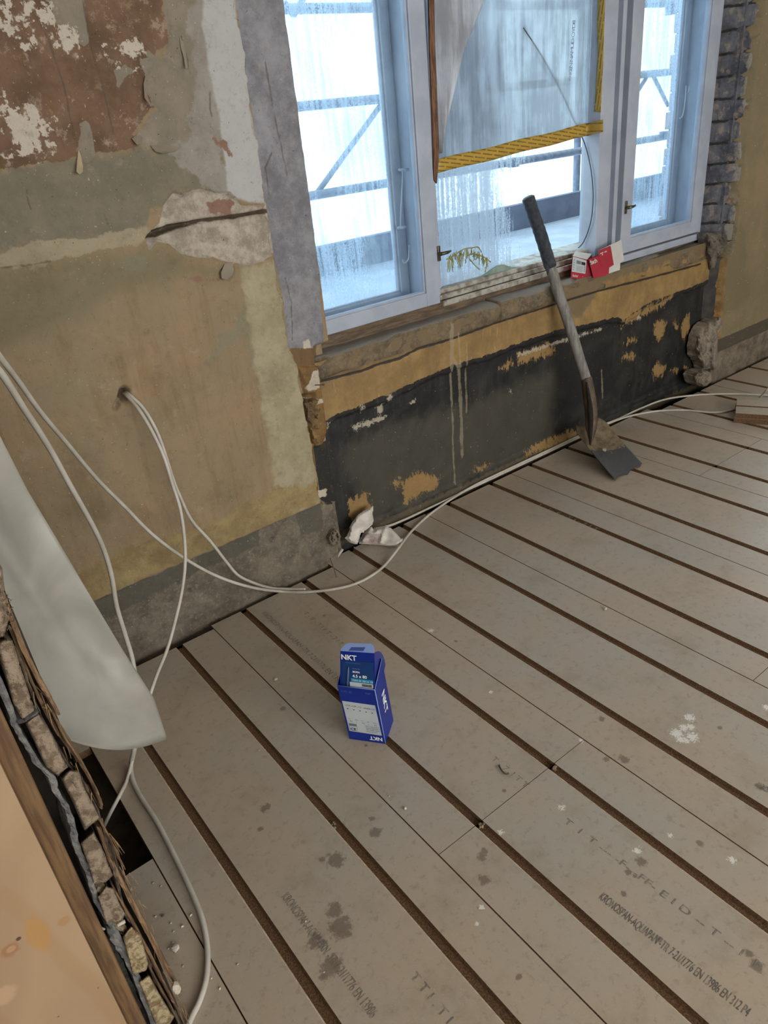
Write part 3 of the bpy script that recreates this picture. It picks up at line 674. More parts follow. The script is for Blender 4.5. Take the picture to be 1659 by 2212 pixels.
# lower reveal below the ledge: black painted return with a ragged broken corner
MBK = plain('black_painted_return', (38, 38, 38), (64, 60, 54), 0.7, 18, bump=0.3)
bm = bmesh.new()
prism(bm, [(3.685, 2.19, -0.05), (3.79, 2.112, -0.05), (3.86, 2.15, -0.05), (3.86, 2.25, -0.05), (3.685, 2.25, -0.05)], (0, 0, 0.72))
tag(obj('wall_return', bm, MBK), kind='structure')

# ================================================================ the window
MW = plain('white_window_paint', (172, 180, 194), (158, 166, 182), 0.45, 8, bump=0.05, spec=0.4)  # white paint with the sky light's blue mixed into its colour
MWD = plain('worn_white_paint', (176, 172, 164), (120, 110, 96), 0.7, 26, bump=0.2, lo=0.4, hi=0.7)
MBR = plain('bare_brown_timber', (118, 100, 80), (84, 70, 56), 0.85, 12, bump=0.3, vec=(1, 6, 6))
MRED = plain('torn_brown_timber', (132, 96, 74), (84, 58, 44), 0.9, 24, bump=0.4, vec=(5, 5, 0.7))
MGM = plain('dull_brass', (120, 112, 92), (84, 78, 66), 0.35, 40, metal=0.8)
def M_glass(name, wet, base=0.05, sx=60, tint=(0.93, 0.97, 0.98)):
    m = NT(name); t = m.t
    tr = m.n('BsdfTransparent'); tr.inputs[0].default_value = tint+(1,)
    gl = m.n('BsdfGlossy'); gl.inputs['Roughness'].default_value = 0.04
    fr = m.n('LayerWeight'); fr.inputs[0].default_value = 0.5; fz = m.math('MULTIPLY_ADD', m.math('POWER', fr.outputs['Facing'], 5.0), 0.35, 0.015)
    mx = m.n('MixShader'); t.links.new(fz, mx.inputs[0]); t.links.new(tr.outputs[0], mx.inputs[1]); t.links.new(gl.outputs[0], mx.inputs[2])
    df = m.n('BsdfDiffuse'); df.inputs[0].default_value = (0.62, 0.74, 0.85, 1)
    tl = m.n('BsdfTranslucent'); tl.inputs[0].default_value = (0.62, 0.76, 0.90, 1)
    ad = m.n('MixShader'); ad.inputs[0].default_value = 0.6; t.links.new(df.outputs[0], ad.inputs[1]); t.links.new(tl.outputs[0], ad.inputs[2])
    st = m.noise(1.0, 5, 0.75, m.vec((sx, sx, 2.5))); fn = m.noise(170, 3, 0.7); lg = m.noise(3, 3, 0.5)
    v = m.ss(m.math('MULTIPLY_ADD', fn, 0.5, m.math('MULTIPLY', st, 0.7)), 0.50, 0.66)
    v = m.math('MULTIPLY', v, m.ss(lg, 0.25, 0.65))
    v = m.math('MULTIPLY_ADD', v, wet, base, clamp=True)
    m2 = m.n('MixShader'); t.links.new(v, m2.inputs[0]); t.links.new(mx.outputs[0], m2.inputs[1]); t.links.new(ad.outputs[0], m2.inputs[2])
    t.links.new(m2.outputs[0], m.out.inputs[0]); t.nodes.remove(m.b); return m.m
MG1 = M_glass('clear_window_glass', 0.08, 0.015)
MG2 = M_glass('misted_window_glass', 0.55, 0.05)
ZT = 2.56
win = tag(empty('window_1', (2.45, 2.30, 0.74)), kind='structure')
bm = bmesh.new()
box(bm, (1.27, 2.236, 0.735), (3.695, 2.42, 0.822), 0.002, 0)          # brown sill timber
box(bm, (1.94, 2.228, 0.800), (2.99, 2.42, 0.822), 0.003, 1)
box(bm, (1.94, 2.244, 0.822), (2.99, 2.42, 0.842), 0.003, 1)
box(bm, (1.94, 2.262, 0.842), (2.99, 2.42, 0.860), 0.004, 1)
obj('window_sill', bm, [MBR, MWD], win)
bm = bmesh.new()
box(bm, (1.262, 2.245, 0.80), (1.31, 2.42, ZT), 0.002)                  # left jamb
box(bm, (3.69, 2.235, 0.76), (3.74, 2.42, ZT), 0.002)                   # right jamb
box(bm, (1.885, 2.257, 0.82), (1.955, 2.42, ZT), 0.003)                 # left post
box(bm, (1.955, 2.285, 0.85), (1.985, 2.34, ZT), 0.003)
box(bm, (2.868, 2.222, 0.812), (2.955, 2.312, ZT), 0.004)                # right post with its beads
box(bm, (2.95, 2.252, 0.812), (2.992, 2.335, ZT), 0.002)
box(bm, (2.992, 2.226, 0.812), (3.018, 2.42, ZT), 0.004)
box(bm, (3.018, 2.256, 0.812), (3.10, 2.42, ZT), 0.002)
box(bm, (2.945, 2.27, 0.85), (2.972, 2.34, ZT), 0.003)
box(bm, (1.262, 2.225, ZT), (3.74, 2.42, ZT+0.1), 0.003)                # head
box(bm, (1.31, 2.26, 0.80), (1.885, 2.42, 0.834), 0.002)                # casement box bottoms
box(bm, (3.10, 2.26, 0.80), (3.69, 2.42, 0.834), 0.002)
box(bm, (2.985, 2.205, 0.768), (3.715, 2.26, 0.800), 0.004)             # white sill board under the right casement
obj('window_frame', bm, MW, win)
def casement(x0, x1, z0, sl, sr, y0=2.215, y1=2.254, rail=0.052, mat=MW, glass=MG1, name='casement'):
    bm = bmesh.new()
    box(bm, (x0, y0, z0), (x0+sl, y1, ZT-0.004), 0.0035); box(bm, (x1-sr, y0, z0), (x1, y1, ZT-0.004), 0.0035)
    box(bm, (x0+sl-0.001, y0+0.0005, z0), (x1-sr+0.001, y1, z0+rail), 0.0035)
    # glazing bead
    b = 0.007
    box(bm, (x0+sl-0.001, y0+0.008, z0+rail), (x0+sl+b, y1-0.008, ZT-0.05), 0.002)
    box(bm, (x1-sr-b, y0+0.008, z0+rail), (x1-sr+0.001, y1-0.008, ZT-0.05), 0.002)
    box(bm, (x0+sl, y0+0.008, z0+rail-0.001), (x1-sr, y1-0.008, z0+rail+b), 0.002)
    s = obj(name, bm, mat, win)
    bm = bmesh.new(); box(bm, (x0+sl-0.003, y0+0.018, z0+rail-0.003), (x1-sr+0.003, y0+0.022, ZT-0.05))
    obj('window_pane', bm, glass, s); return s
casement(1.300, 1.914, 0.822, 0.055, 0.067)
casement(3.042, 3.694, 0.806, 0.076, 0.074, rail=0.062)
casement(1.312, 1.884, 0.834, 0.05, 0.045, 2.362, 2.398, 0.03, glass=MG2, name='outer_casement')
casement(3.10, 3.690, 0.834, 0.05, 0.048, 2.362, 2.398, 0.03, glass=MG2, name='outer_casement')
def M_centre():
    """big centre pane: heavy beads of condensation on the left, clearer on the right"""
    m = NT('condensation_on_centre_glass'); t = m.t
    x = m.xyz()
    tr = m.n('BsdfTransparent'); tr.inputs[0].default_value = (0.93, 0.98, 0.98, 1)
    gl = m.n('BsdfGlossy'); gl.inputs['Roughness'].default_value = 0.04
    fr = m.n('LayerWeight'); fr.inputs[0].default_value = 0.5; fz = m.math('MULTIPLY_ADD', m.math('POWER', fr.outputs['Facing'], 5.0), 0.35, 0.015)
    mx = m.n('MixShader'); t.links.new(fz, mx.inputs[0]); t.links.new(tr.outputs[0], mx.inputs[1]); t.links.new(gl.outputs[0], mx.inputs[2])
    df = m.n('BsdfDiffuse'); df.inputs[0].default_value = (0.46, 0.52, 0.58, 1)
    tl = m.n('BsdfTranslucent'); tl.inputs[0].default_value = (0.44, 0.52, 0.60, 1)
    ad = m.n('MixShader'); ad.inputs[0].default_value = 0.7; t.links.new(df.outputs[0], ad.inputs[1]); t.links.new(tl.outputs[0], ad.inputs[2])
    st = m.noise(1.0, 4, 0.7, m.vec((70, 70, 2.0))); fn = m.noise(130, 4, 0.8)
    wet = m.ss(m.math('MULTIPLY_ADD', m.noise(4, 3, 0.5), 0.5, x[0]), 2.95, 2.55)
    thr = m.math('MULTIPLY_ADD', wet, -0.26, 0.70)
    v = m.math('ADD', m.math('MULTIPLY', st, 0.55), m.math('MULTIPLY', fn, 0.45))
    v = m.ss(m.math('SUBTRACT', v, thr), -0.02, 0.05)
    v = m.math('MULTIPLY_ADD', v, 0.72, 0.03, clamp=True)
    m2 = m.n('MixShader'); t.links.new(v, m2.inputs[0]); t.links.new(mx.outputs[0], m2.inputs[1]); t.links.new(ad.outputs[0], m2.inputs[2])
    t.links.new(m2.outputs[0], m.out.inputs[0]); t.nodes.remove(m.b); return m.m
bm = bmesh.new(); box(bm, (1.96, 2.298, 0.855), (2.95, 2.304, ZT)); obj('window_pane', bm, M_centre(), win)
# latches on the casement stiles
def latch(px, py, flip=1):
    q = P(px, py, y=2.213); bm = bmesh.new()
    box(bm, (q.x-0.024, 2.209, q.z-0.028), (q.x-0.010, 2.216, q.z+0.028), 0.002)
    tube(bm, [(q.x-0.018, 2.214, q.z), (q.x-0.018, 2.196, q.z)], 0.007)
    tube(bm, [(q.x-0.022, 2.196, q.z), (q.x+0.012, 2.194, q.z+0.001), (q.x+0.03, 2.196, q.z+0.003)], [0.007, 0.006, 0.004])
    o = obj('window_latch', bm, MGM, win, True); return o
latch(955, 546); latch(1357, 447)
# stay hooks seen through the left and right panes
bm = bmesh.new()
a = [P(870, 365, y=2.30), P(868, 420, y=2.31), P(865, 480, y=2.32), P(866, 492, y=2.32)]
tube(bm, spline(a, 5), 0.003, 6); tube(bm, [P(862, 367, y=2.30), P(882, 366, y=2.30)], 0.005, 8); tube(bm, [P(860, 493, y=2.31), P(876, 490, y=2.31)], 0.006, 8)
tube(bm, spline([P(884, 530, y=2.3), P(882, 560, y=2.3), P(872, 568, y=2.3), P(870, 560, y=2.3)], 5), 0.003, 6)
obj('stay_hook', bm, MW, win, True)
bm = bmesh.new(); tube(bm, spline([P(1482, 185, y=2.3), P(1480, 215, y=2.3), P(1475, 248, y=2.31), P(1468, 256, y=2.31)], 5), 0.003, 6)
tube(bm, [P(1490, 185, y=2.3), P(1488, 200, y=2.3)], 0.005, 8); obj('stay_hook', bm, MW, win, True)
# torn brown timber strip beside the centre pane
bm = bmesh.new()
pts = [(921, -300), (936, -300), (939, 60), (944, 190), (949, 330), (944, 396), (938, 388), (934, 240), (929, 100)]
prism(bm, [P(a, b, y=2.249) for a, b in pts], (0, 0.008, 0)); obj('torn_timber_strip', bm, MRED, win)

# ---------------------------------------------------------------- plastic film and yellow tape on the centre pane
def M_film(name, trans, colr, streak=True):
    m = NT(name); t = m.t
    tr = m.n('BsdfTransparent'); tr.inputs[0].default_value = (0.9, 0.95, 1, 1)
    st = m.noise(1.0, 5, 0.7, m.vec((26, 26, 2.4))); lg = m.noise(5, 4, 0.6)
    c = m.mix(m.ss(m.math('MULTIPLY_ADD', st, 0.6, m.math('MULTIPLY', lg, 0.5)), 0.42, 0.68), tuple(int(v*0.80) for v in colr), colr)
    df = m.n('BsdfDiffuse'); tl = m.n('BsdfTranslucent'); t.links.new(c, df.inputs[0]); t.links.new(c, tl.inputs[0])
    ad = m.n('MixShader'); ad.inputs[0].default_value = 0.62; t.links.new(df.outputs[0], ad.inputs[1]); t.links.new(tl.outputs[0], ad.inputs[2])
    m2 = m.n('MixShader'); m2.inputs[0].default_value = 1-trans; t.links.new(tr.outputs[0], m2.inputs[1]); t.links.new(ad.outputs[0], m2.inputs[2])
    t.links.new(m2.outputs[0], m.out.inputs[0]); t.nodes.remove(m.b); return m.m
def sheet(name, fn, nu, nv, mat, thick=0.0008, parent=None):
    bm = bmesh.new(); g = [[bm.verts.new(fn(i/nu, j/nv)) for j in range(nv+1)] for i in range(nu+1)]
    for i in range(nu):
        for j in range(nv): bm.faces.new((g[i][j], g[i+1][j], g[i+1][j+1], g[i][j+1]))
    o = obj(name, bm, mat, parent, True)
    md = o.modifiers.new('thickness', 'SOLIDIFY'); md.thickness = thick; return o
MF1 = M_film('window_film_plastic', 0.25, (206, 214, 220)); MF2 = M_film('folded_film_plastic', 0.14, (250, 251, 253))
def lerp(a, b, t): return a+(b-a)*t
def film_fn(u, v):
    x = lerp(1.985, 2.866, u); zb = lerp(1.300, 1.368, u); z = lerp(zb, 2.5, v)
    return (x, 2.288+0.004*math.sin(x*14+z*3)+0.003*math.sin(z*9+x*5), z)
film = sheet('plastic_film', film_fn, 40, 50, MF1)
tag(film, 'translucent plastic film with faint vertical print covering the upper centre pane', 'plastic film')
MFI = plain('film_print_ink', (122, 136, 158), None, 0.8)
a = P(1234, 176, y=2.281); b = P(1241, 78, y=2.281)
text('<<KEN NAMUD OYD8', 0.026, MFI, a, (b-a), (-1, 0, 0.0), film, 'printed_text', 0.75)
def flap_fn(u, v):
    L = [P(934, -200, y=2.262), P(936, 30, y=2.262), P(941, 150, y=2.262), P(947, 332, y=2.266)]
    Rr = [P(1075, -200, y=2.262), P(1042, 5, y=2.258), P(1000, 110, y=2.255), P(951, 330, y=2.264)]
    def s(A, t): t *= 3; i = min(int(t), 2); return A[i].lerp(A[i+1], t-i)
    p = s(L, 1-v).lerp(s(Rr, 1-v), u); p.y += -0.010*math.sin(u*math.pi)*1.2+0.006*math.sin(u*9+v*4); return p
tag(sheet('film_flap', flap_fn, 20, 40, MF2), 'whitish folded flap of plastic hanging down the left of the centre pane', 'plastic sheet')
def M_tape(name, rotation, nx):
    m = NT(name); q = m.n('TexBrick'); m.t.links.new(m.vec(rot=rotation), q.inputs['Vector'])
    q.inputs['Scale'].default_value = 1.0; q.inputs['Brick Width'].default_value = 0.062; q.inputs['Row Height'].default_value = 0.0145
    q.inputs['Mortar Size'].default_value = 0.0050; q.inputs['Mortar Smooth'].default_value = 0.1; q.offset = 0.37
    nz = m.noise(300, 2, 0.7)
    c = m.mix(m.noise(12, 4, 0.6), (206, 172, 78), (184, 148, 62))
    f = m.math('MULTIPLY', m.math('SUBTRACT', 1.0, q.outputs['Fac']), m.ss(nz, 0.38, 0.5))
    m.color(m.mix(m.math('MULTIPLY', f, 0.85), c, (84, 66, 34)), 0.45)
    m.b.inputs['Transmission Weight'].default_value = 0.0
    tl = m.n('BsdfTranslucent'); m.t.links.new(c, tl.inputs[0]); mx = m.n('MixShader'); mx.inputs[0].default_value = 0.15
    m.t.links.new(m.b.outputs[0], mx.inputs[1]); m.t.links.new(tl.outputs[0], mx.inputs[2]); m.t.links.new(mx.outputs[0], m.out.inputs[0])
    return m.m
def tape_fn(u, v):
    a = P(943, 375, y=2.281).lerp(P(1303, 285, y=2.281), u); b = P(943, 345, y=2.281).lerp(P(1303, 258, y=2.281), u)
    p = a.lerp(b, v); p.z += 0.002*math.sin(u*17)
    if p.x > 2.864:                              # the end is folded forward onto the side of the post
        d = p.x-2.864; s = P(lerp(943, 1303, u), lerp(lerp(375, 285, u), lerp(345, 258, u), v), x=2.864); p = s
    return p
tag(sheet('yellow_tape', tape_fn, 40, 3, M_tape('yellow_printed_tape', (R_(-90), 0, R_(10.0)), 1)), 'long yellow printed tape sealing the bottom edge of the window film', 'tape')
def vt_fn(u, v):
    ys = [-260, -120, 0, 60, 120, 180, 242]; L = [1296, 1294, 1292, 1290, 1291, 1287, 1284]; W = [14, 15, 15, 15, 13, 14, 14]
    t = (1-v)*6; i = min(int(t), 5); f = t-i
    p = P(lerp(L[i], L[i+1], f)+u*lerp(W[i], W[i+1], f), lerp(ys[i], ys[i+1], f), x=2.862+0.002*math.sin(v*12)); return p
tag(sheet('yellow_tape', vt_fn, 3, 40, M_tape('yellow_printed_tape_upright', (0, R_(90), R_(8)), 1)), 'wavy upright strip of yellow printed tape at the right of the centre pane', 'tape')

# ================================================================ outside the window
MSC = plain('galvanised_tube', (122, 134, 156), (92, 104, 128), 0.6, 30)
MDECK = plain('wet_roof_felt', (176, 190, 206), (152, 168, 186), 0.5, 5)
MTOE = plain('grey_parapet_board', (104, 112, 134), (86, 94, 116), 0.8, 8)
bm = bmesh.new(); box(bm, (0.6, 2.42, 0.60), (7.5, 3.46, 0.77)); tag(obj('floor_outside', bm, MDECK), kind='structure')
bm = bmesh.new(); box(bm, (0.6, 3.40, 0.77), (7.5, 3.45, 0.918)); tag(obj('trim_1', bm, MTOE), kind='structure')
MBO = plain('pale_outside_brick', (176, 160, 160), (150, 140, 146), 0.9, 14, bump=0.3)
bm = bmesh.new()
for k in range(24):
    z = 0.77+k*0.085; j = 0.010*math.sin(k*2.3)
    box(bm, (3.80, 2.42, z), (4.05, 2.525+j, z+0.079), 0.003)
box(bm, (3.81, 2.42, 0.77), (4.05, 2.515, 2.8))
tag(obj('wall_outside_jamb', bm, MBO), kind='structure')
sc = empty('scaffolding', (3.4, 3.42, 0.9))
tag(sc, 'grey tubular scaffold rails and diagonal braces outside the window', 'scaffolding')
for z in (1.163, 1.560, 1.950, 2.34):
    bm = bmesh.new(); tube(bm, [(0.9, 3.42, z+0.004), (3.0, 3.42, z), (6.6, 3.42, z-0.01)], 0.022, 10); obj('scaffold_rail', bm, MSC, sc, True)
for a, b in (((682, 421), (829, 218)), ((614, 5), (634, 33)), ((634, 33), (664, -18)), ((1412, 166), (1443, 228)), ((1396, 168), (1366, 215)), ((1446, -10), (1450, 22)), ((1258, 290), (1280, 322)), ((1130, 60), (1190, 170))):
    bm = bmesh.new(); tube(bm, [P(*a, y=3.43), P(*b, y=3.43)], 0.014, 8); obj('diagonal_brace', bm, MSC, sc, True)
for q in ((1108, 351), (1277, 320), (1436, 292), (1450, 22)):
    c = P(*q, y=3.41); bm = bmesh.new(); box(bm, (c.x-.028, 3.38, c.z-.026), (c.x+.028, 3.44, c.z+.026), 0.006); obj('tube_coupler', bm, MSC, sc)
for x in (1.35, 4.36, 6.5):
    bm = bmesh.new(); tube(bm, [(x, 3.56, -0.3), (x, 3.56, 3.6)], 0.024, 12); obj('upright', bm, MSC, sc, True)
def M_tarp():
    m = NT('white_scaffold_sheeting'); t = m.t
    c = m.mix(m.ss(m.noise(1.0, 4, 0.6, m.vec((1.5, 1.5, 0.25))), 0.3, 0.7), (250, 253, 255), (232, 244, 252))
    df = m.n('BsdfDiffuse'); tl = m.n('BsdfTranslucent'); t.links.new(c, df.inputs[0]); t.links.new(c, tl.inputs[0])
    mx = m.n('MixShader'); mx.inputs[0].default_value = 0.7; t.links.new(df.outputs[0], mx.inputs[1]); t.links.new(tl.outputs[0], mx.inputs[2])
    t.links.new(mx.outputs[0], m.out.inputs[0]); t.nodes.remove(m.b); return m.m
def tarp_fn(u, v):
    x = lerp(-0.5, 9.5, u); z = lerp(-0.8, 4.2, v); return (x, 4.25+0.03*math.sin(x*3.1+z)+0.02*math.sin(x*7+z*2), z)
tag(sheet('scaffold_sheeting', tarp_fn, 90, 20, M_tarp(), 0.002), 'bright white translucent sheeting hung behind the scaffold rails outside', 'scaffold sheeting')

# dry plant, plastic scrap and wire at the centre pane
MDRY = plain('dry_yellow_grass', (168, 164, 92), (134, 130, 74), 0.9, 40)
pl = empty('dry_plant', P(1000, 590, y=2.28)); tag(pl, 'dry yellowish plant sprig drooping at the lower left of the centre pane', 'plant')
Y0 = 2.284
bm = bmesh.new()
for s in ([(972, 560), (985, 549), (1003, 538), (1022, 535), (1033, 534), (1040, 545)], [(1010, 552), (1025, 549), (1045, 555), (1060, 566)], [(1015, 560), (1025, 572), (1036, 582)], [(1052, 560), (1051, 575), (1048, 588)], [(965, 560), (975, 556), (990, 545)]):
    tube(bm, spline([P(a, b, y=Y0) for a, b in s], 5), 0.0026, 6)
obj('stem', bm, MDRY, pl, True)
rnd = random.Random(4); bm = bmesh.new()
for k in range(70):
    x = rnd.uniform(966, 1052); top = 560-22*math.sin((x-962)/95*math.pi)+rnd.uniform(-3, 10); L = rnd.uniform(8, 30)*(1.2 if x < 1010 else 0.7)
    yy = Y0+rnd.uniform(-0.008, 0.006)
    tube(bm, spline([P(x, top, y=yy), P(x+rnd.uniform(-3, 3), top+L*.5, y=yy), P(x+rnd.uniform(-4, 4), min(top+L, 588), y=yy)], 3), [0.0016]*6+[0.0006], 4)
obj('leaf_strands', bm, MDRY, pl, True)
bm = bmesh.new()
pp = [(1040, 597), (1058, 586), (1075, 574), (1088, 571), (1102, 576), (1120, 578), (1138, 573), (1150, 572), (1128, 581), (1100, 588), (1070, 594)]
prism(bm, [P(a, b, y=2.283) for a, b in pp], (0, 0.010, 0)); bmesh.ops.bevel(bm, geom=bm.edges[:], offset=0.002, segments=1, affect='EDGES')
tag(obj('plastic_scrap', bm, plain('grey_green_plastic', (150, 170, 160), (120, 142, 132), 0.5, 20)), 'grey green scrap of plastic lying at the foot of the centre pane', 'scrap')
bm = bmesh.new()
tube(bm, spline([P(a, b, y=2.293) if P(a, b, y=2.293).x < 2.858 else P(a, b, x=2.858) for a, b in ((1130, 60), (1175, 130), (1215, 205), (1240, 262), (1262, 308), (1274, 352), (1280, 395), (1281, 435), (1276, 480), (1262, 520), (1249, 536))], 8), 0.0028, 6)
tag(obj('loose_wire', bm, plain('dark_wire', (58, 70, 84), None, 0.5), None, True), 'thin dark wire hanging in a curve down the right of the centre pane', 'wire')

# ================================================================ things in the room
# ---------------------------------------------------------------- shovel leaning on the ledge
MSH = plain('weathered_grey_shaft', (142, 140, 134), (112, 108, 102), 0.75, 14, bump=0.15, vec=(6, 6, 1))
MTP = plain('black_grip_tape', (60, 66, 76), (38, 42, 50), 0.45, 60, bump=0.6)
MST = plain('rusty_steel', (104, 88, 70), (74, 62, 50), 0.6, 22, bump=0.3, metal=0.2)
def M_blade():
    m = NT('worn_blade_steel')
    n = m.noise(24, 5, 0.7); f = m.ss(m.math('MULTIPLY_ADD', m.math('SUBTRACT', n, 0.5), 0.12, m.attr('bare')), -0.002, 0.003)
    rust = m.mix(m.ss(n, 0.35, 0.65), (132, 116, 92), (96, 84, 66)); steel = m.mix(m.noise(40, 4, 0.7, m.vec((1, 6, 1))), (78, 78, 80), (56, 57, 60))
    m.color(m.mix(f, rust, steel), m.math('MULTIPLY_ADD', f, -0.25, 0.75), 0.25); m.bump(n, 0.3, 0.004); return m.m
shv = empty('shovel', (2.53, 1.75, 0.0)); tag(shv, 'long handled shovel with black taped grip leaning on the window ledge', 'shovel')
tl_, tr_ = P(1329, 1040, z=0.002), P(1389, 1006, z=0.004)
bl_, br_ = P(1237, 936, z=0.13), P(1300, 914, z=0.135)
nu, nv = 26, 30; bm = bmesh.new(); g = []; bare = []
for i in range(nu+1):
    u = i/nu; r = []
    for j in range(nv+1):
        v = j/nv                                  # 0 back, 1 tip
        a = bl_.lerp(tl_, v); b = br_.lerp(tr_, v); p = a.lerp(b, u)
        s = 2*u-1
        back = max(0, 1-v/0.16); p = p.lerp(bl_.lerp(br_, 0.5).lerp(tl_.lerp(tr_, .5), v), back*back*0.25*abs(s))
        p.z += 0.016*(s*s)*(1-v*0.6)-0.020*math.exp(-((v-0.25)/0.22)**2)*(1-s*s)*0.6+0.018*(1-v)**3
        if v > 0.93: p += (bl_-tl_).normalized()*(0.012*abs(math.sin(u*7))*(v-0.93)/0.07)
        r.append(bm.verts.new(p)); bare.append((v-0.50-0.10*s)*0.3)
    g.append(r)
for i in range(nu):
    for j in range(nv): bm.faces.new((g[i][j], g[i+1][j], g[i+1][j+1], g[i][j+1]))
me = bpy.data.meshes.new('blade'); bm.to_mesh(me); bm.free()
at = me.attributes.new('bare', 'FLOAT', 'POINT'); at.data.foreach_set('value', np.array(bare, np.float32))
for p in me.polygons: p.use_smooth = True
bl = link('blade', me, M_blade(), shv); md = bl.modifiers.new('thickness', 'SOLIDIFY'); md.thickness = 0.003; md.offset = 1
shaft_px = [(1277, 925, 1.935), (1277, 890, 1.955), (1273, 848, 1.98), (1264, 812, 2.00), (1252, 775, 2.02), (1240, 735, 2.04), (1223, 682, 2.075), (1208, 638, 2.105), (1196, 598, 2.125), (1183, 556, 2.145), (1169, 510, 2.165), (1155, 470, 2.185), (1141, 428, 2.20)]
pts = spline([P(a, b, y=y) for a, b, y in shaft_px], 6)
bm = bmesh.new(); tube(bm, pts[12:], 0.0225, 16); obj('shaft', bm, MSH, shv, True)
# tape on the top part
top = pts[-22:]; rs = [0.0245+0.0025*abs(math.sin(i*1.3)) for i in range(len(top))]
top = top+[top[-1]+(top[-1]-top[-2]).normalized()*0.006]; rs += [0.018]
bm = bmesh.new(); tube(bm, top, rs, 16); c = top[-1]
prism(bm, [top[-4]+Vector((-.024, -.01, 0)), top[-4]+Vector((-.036, -.015, -.006)), top[-5]+Vector((-.024, -.01, 0))], (0.002, 0.002, 0.0))
prism(bm, [top[2]+Vector((-.024, -.012, 0)), top[2]+Vector((-.040, -.012, -.012)), top[0]+Vector((-.032, -.012, -.030)), top[0]+Vector((-.022, -.012, 0))], (0.003, 0.003, 0.0))
obj('grip_tape', bm, MTP, shv, True)
# steel socket straps: an open gutter that ends in a point on the blade
low = spline([P(1265, 815, y=2.0)+Vector((0, -.004, 0)), P(1272, 850, y=1.975), P(1277, 890, y=1.945), P(1277, 930, y=1.925), P(1276, 962, y=1.895)], 8)
bm = bmesh.new(); rad = [0.024+0.004*math.sin(math.pi*min(1, i/len(low)*1.2)) if i < len(low)-10 else max(0.004, 0.028*(len(low)-1-i)/10) for i in range(len(low))]
tube(bm, low, rad, 14); obj('socket', bm, MST, shv, True)
bm = bmesh.new()
vd = (Vector(CAM)-low[10]).normalized()
shade_line = [low[i]+vd*(rad[i]*0.9)+Vector((-.004, 0, 0)) for i in range(3, len(low)-1)]
hw = [0.004+0.011*math.sin(math.pi*min(1, k/len(shade_line)*1.0)) for k in range(len(shade_line))]
tube(bm, shade_line, [max(.003, h*0.8) for h in hw], 8); obj('socket_hollow', bm, plain('shaded_socket_hollow', (44, 34, 26), (28, 22, 18), 0.95, 60, bump=0.5), shv, True)  # solid dark strip stands in for the shade inside the socket
for t in (10, 18):
    bm = bmesh.new(); chunk(bm, low[t]+Vector((.02, -.012, 0)), 0.005, t, .1, 1); obj('rivet', bm, MST, shv)
bm = bmesh.new(); chunk(bm, P(1305, 972, z=0.085), 0.010, 5); obj('clinging_plaster', bm, plain('stuck_plaster', (150, 144, 132), None, 0.9), shv)

# ---------------------------------------------------------------- blue screw box on the floor
MBL = plain('blue_card', (10, 46, 146), (8, 38, 128), 0.38, 6, spec=0.5)
MBL2 = plain('dark_blue_panel', (20, 62, 120), (16, 54, 110), 0.38, 6, spec=0.5)
MBT = plain('card_edge_and_top_sheen', (150, 176, 236), None, 0.4)
MLB = plain('white_label', (196, 204, 208), (184, 192, 198), 0.55, 10)
MWT = plain('white_ink', (236, 238, 240), None, 0.6); MCY = plain('cyan_ink', (40, 140, 176), None, 0.5)
MGI = plain('grey_ink', (110, 122, 130), None, 0.6); MKI = plain('black_ink', (40, 44, 48), None, 0.6)
MLBI = plain('pale_blue_ink', (96, 124, 190), None, 0.6)
b1 = P(755, 1596, z=0); b2 = P(833, 1607, z=0); b3 = P(850, 1556, z=0); b4 = b1+(b3-b2)
fx = (b2-b1); Wd = fx.length; fx.normalize(); dx_ = (b3-b2); Dp = dx_.length; dx_.normalize(); UZ = Vector((0, 0, 1))
nf = fx.cross(UZ).normalized()                                   # outward normal of the front face
ns = dx_.cross(UZ).normalized()
lean = -0.055                                                    # the carton bulges slightly backwards as it rises
HF, HB, T = 0.192, 0.214, 0.0012
bx = empty('screw_box', (b1+b3)/2); tag(bx, 'open blue cardboard screw box standing upright on the grooved floor boards', 'box')
def up(p, h, sh=0.0): return p+UZ*h+fx*(h*lean)+nf*sh
bm = bmesh.new()
def panelq(bm, pts, n, mi=0): prism(bm, pts, n*(-T), mi)
panelq(bm, [b1, b2, up(b2, HF), up(b1, HF)], nf)
panelq(bm, [b2, b3, up(b3, HB+0.008), up(b2, HF)], ns)
panelq(bm, [b4, b1, up(b1, HF), up(b4, HB+0.008)], -ns)
panelq(bm, [b3, b4, up(b4, HB+.008), up(b3, HB+.008)], -nf)
panelq(bm, [b1+UZ*.001, b2+UZ*.001, b3+UZ*.001, b4+UZ*.001], -UZ)
obj('box_body', bm, MBL, bx)
bm = bmesh.new(); tube(bm, [b2+UZ*.002, up(b2, HF)], 0.0011, 6); tube(bm, [up(b1, HF), up(b2, HF), up(b3, HB+.008)], 0.0009, 6); obj('worn_edge', bm, MBT, bx)
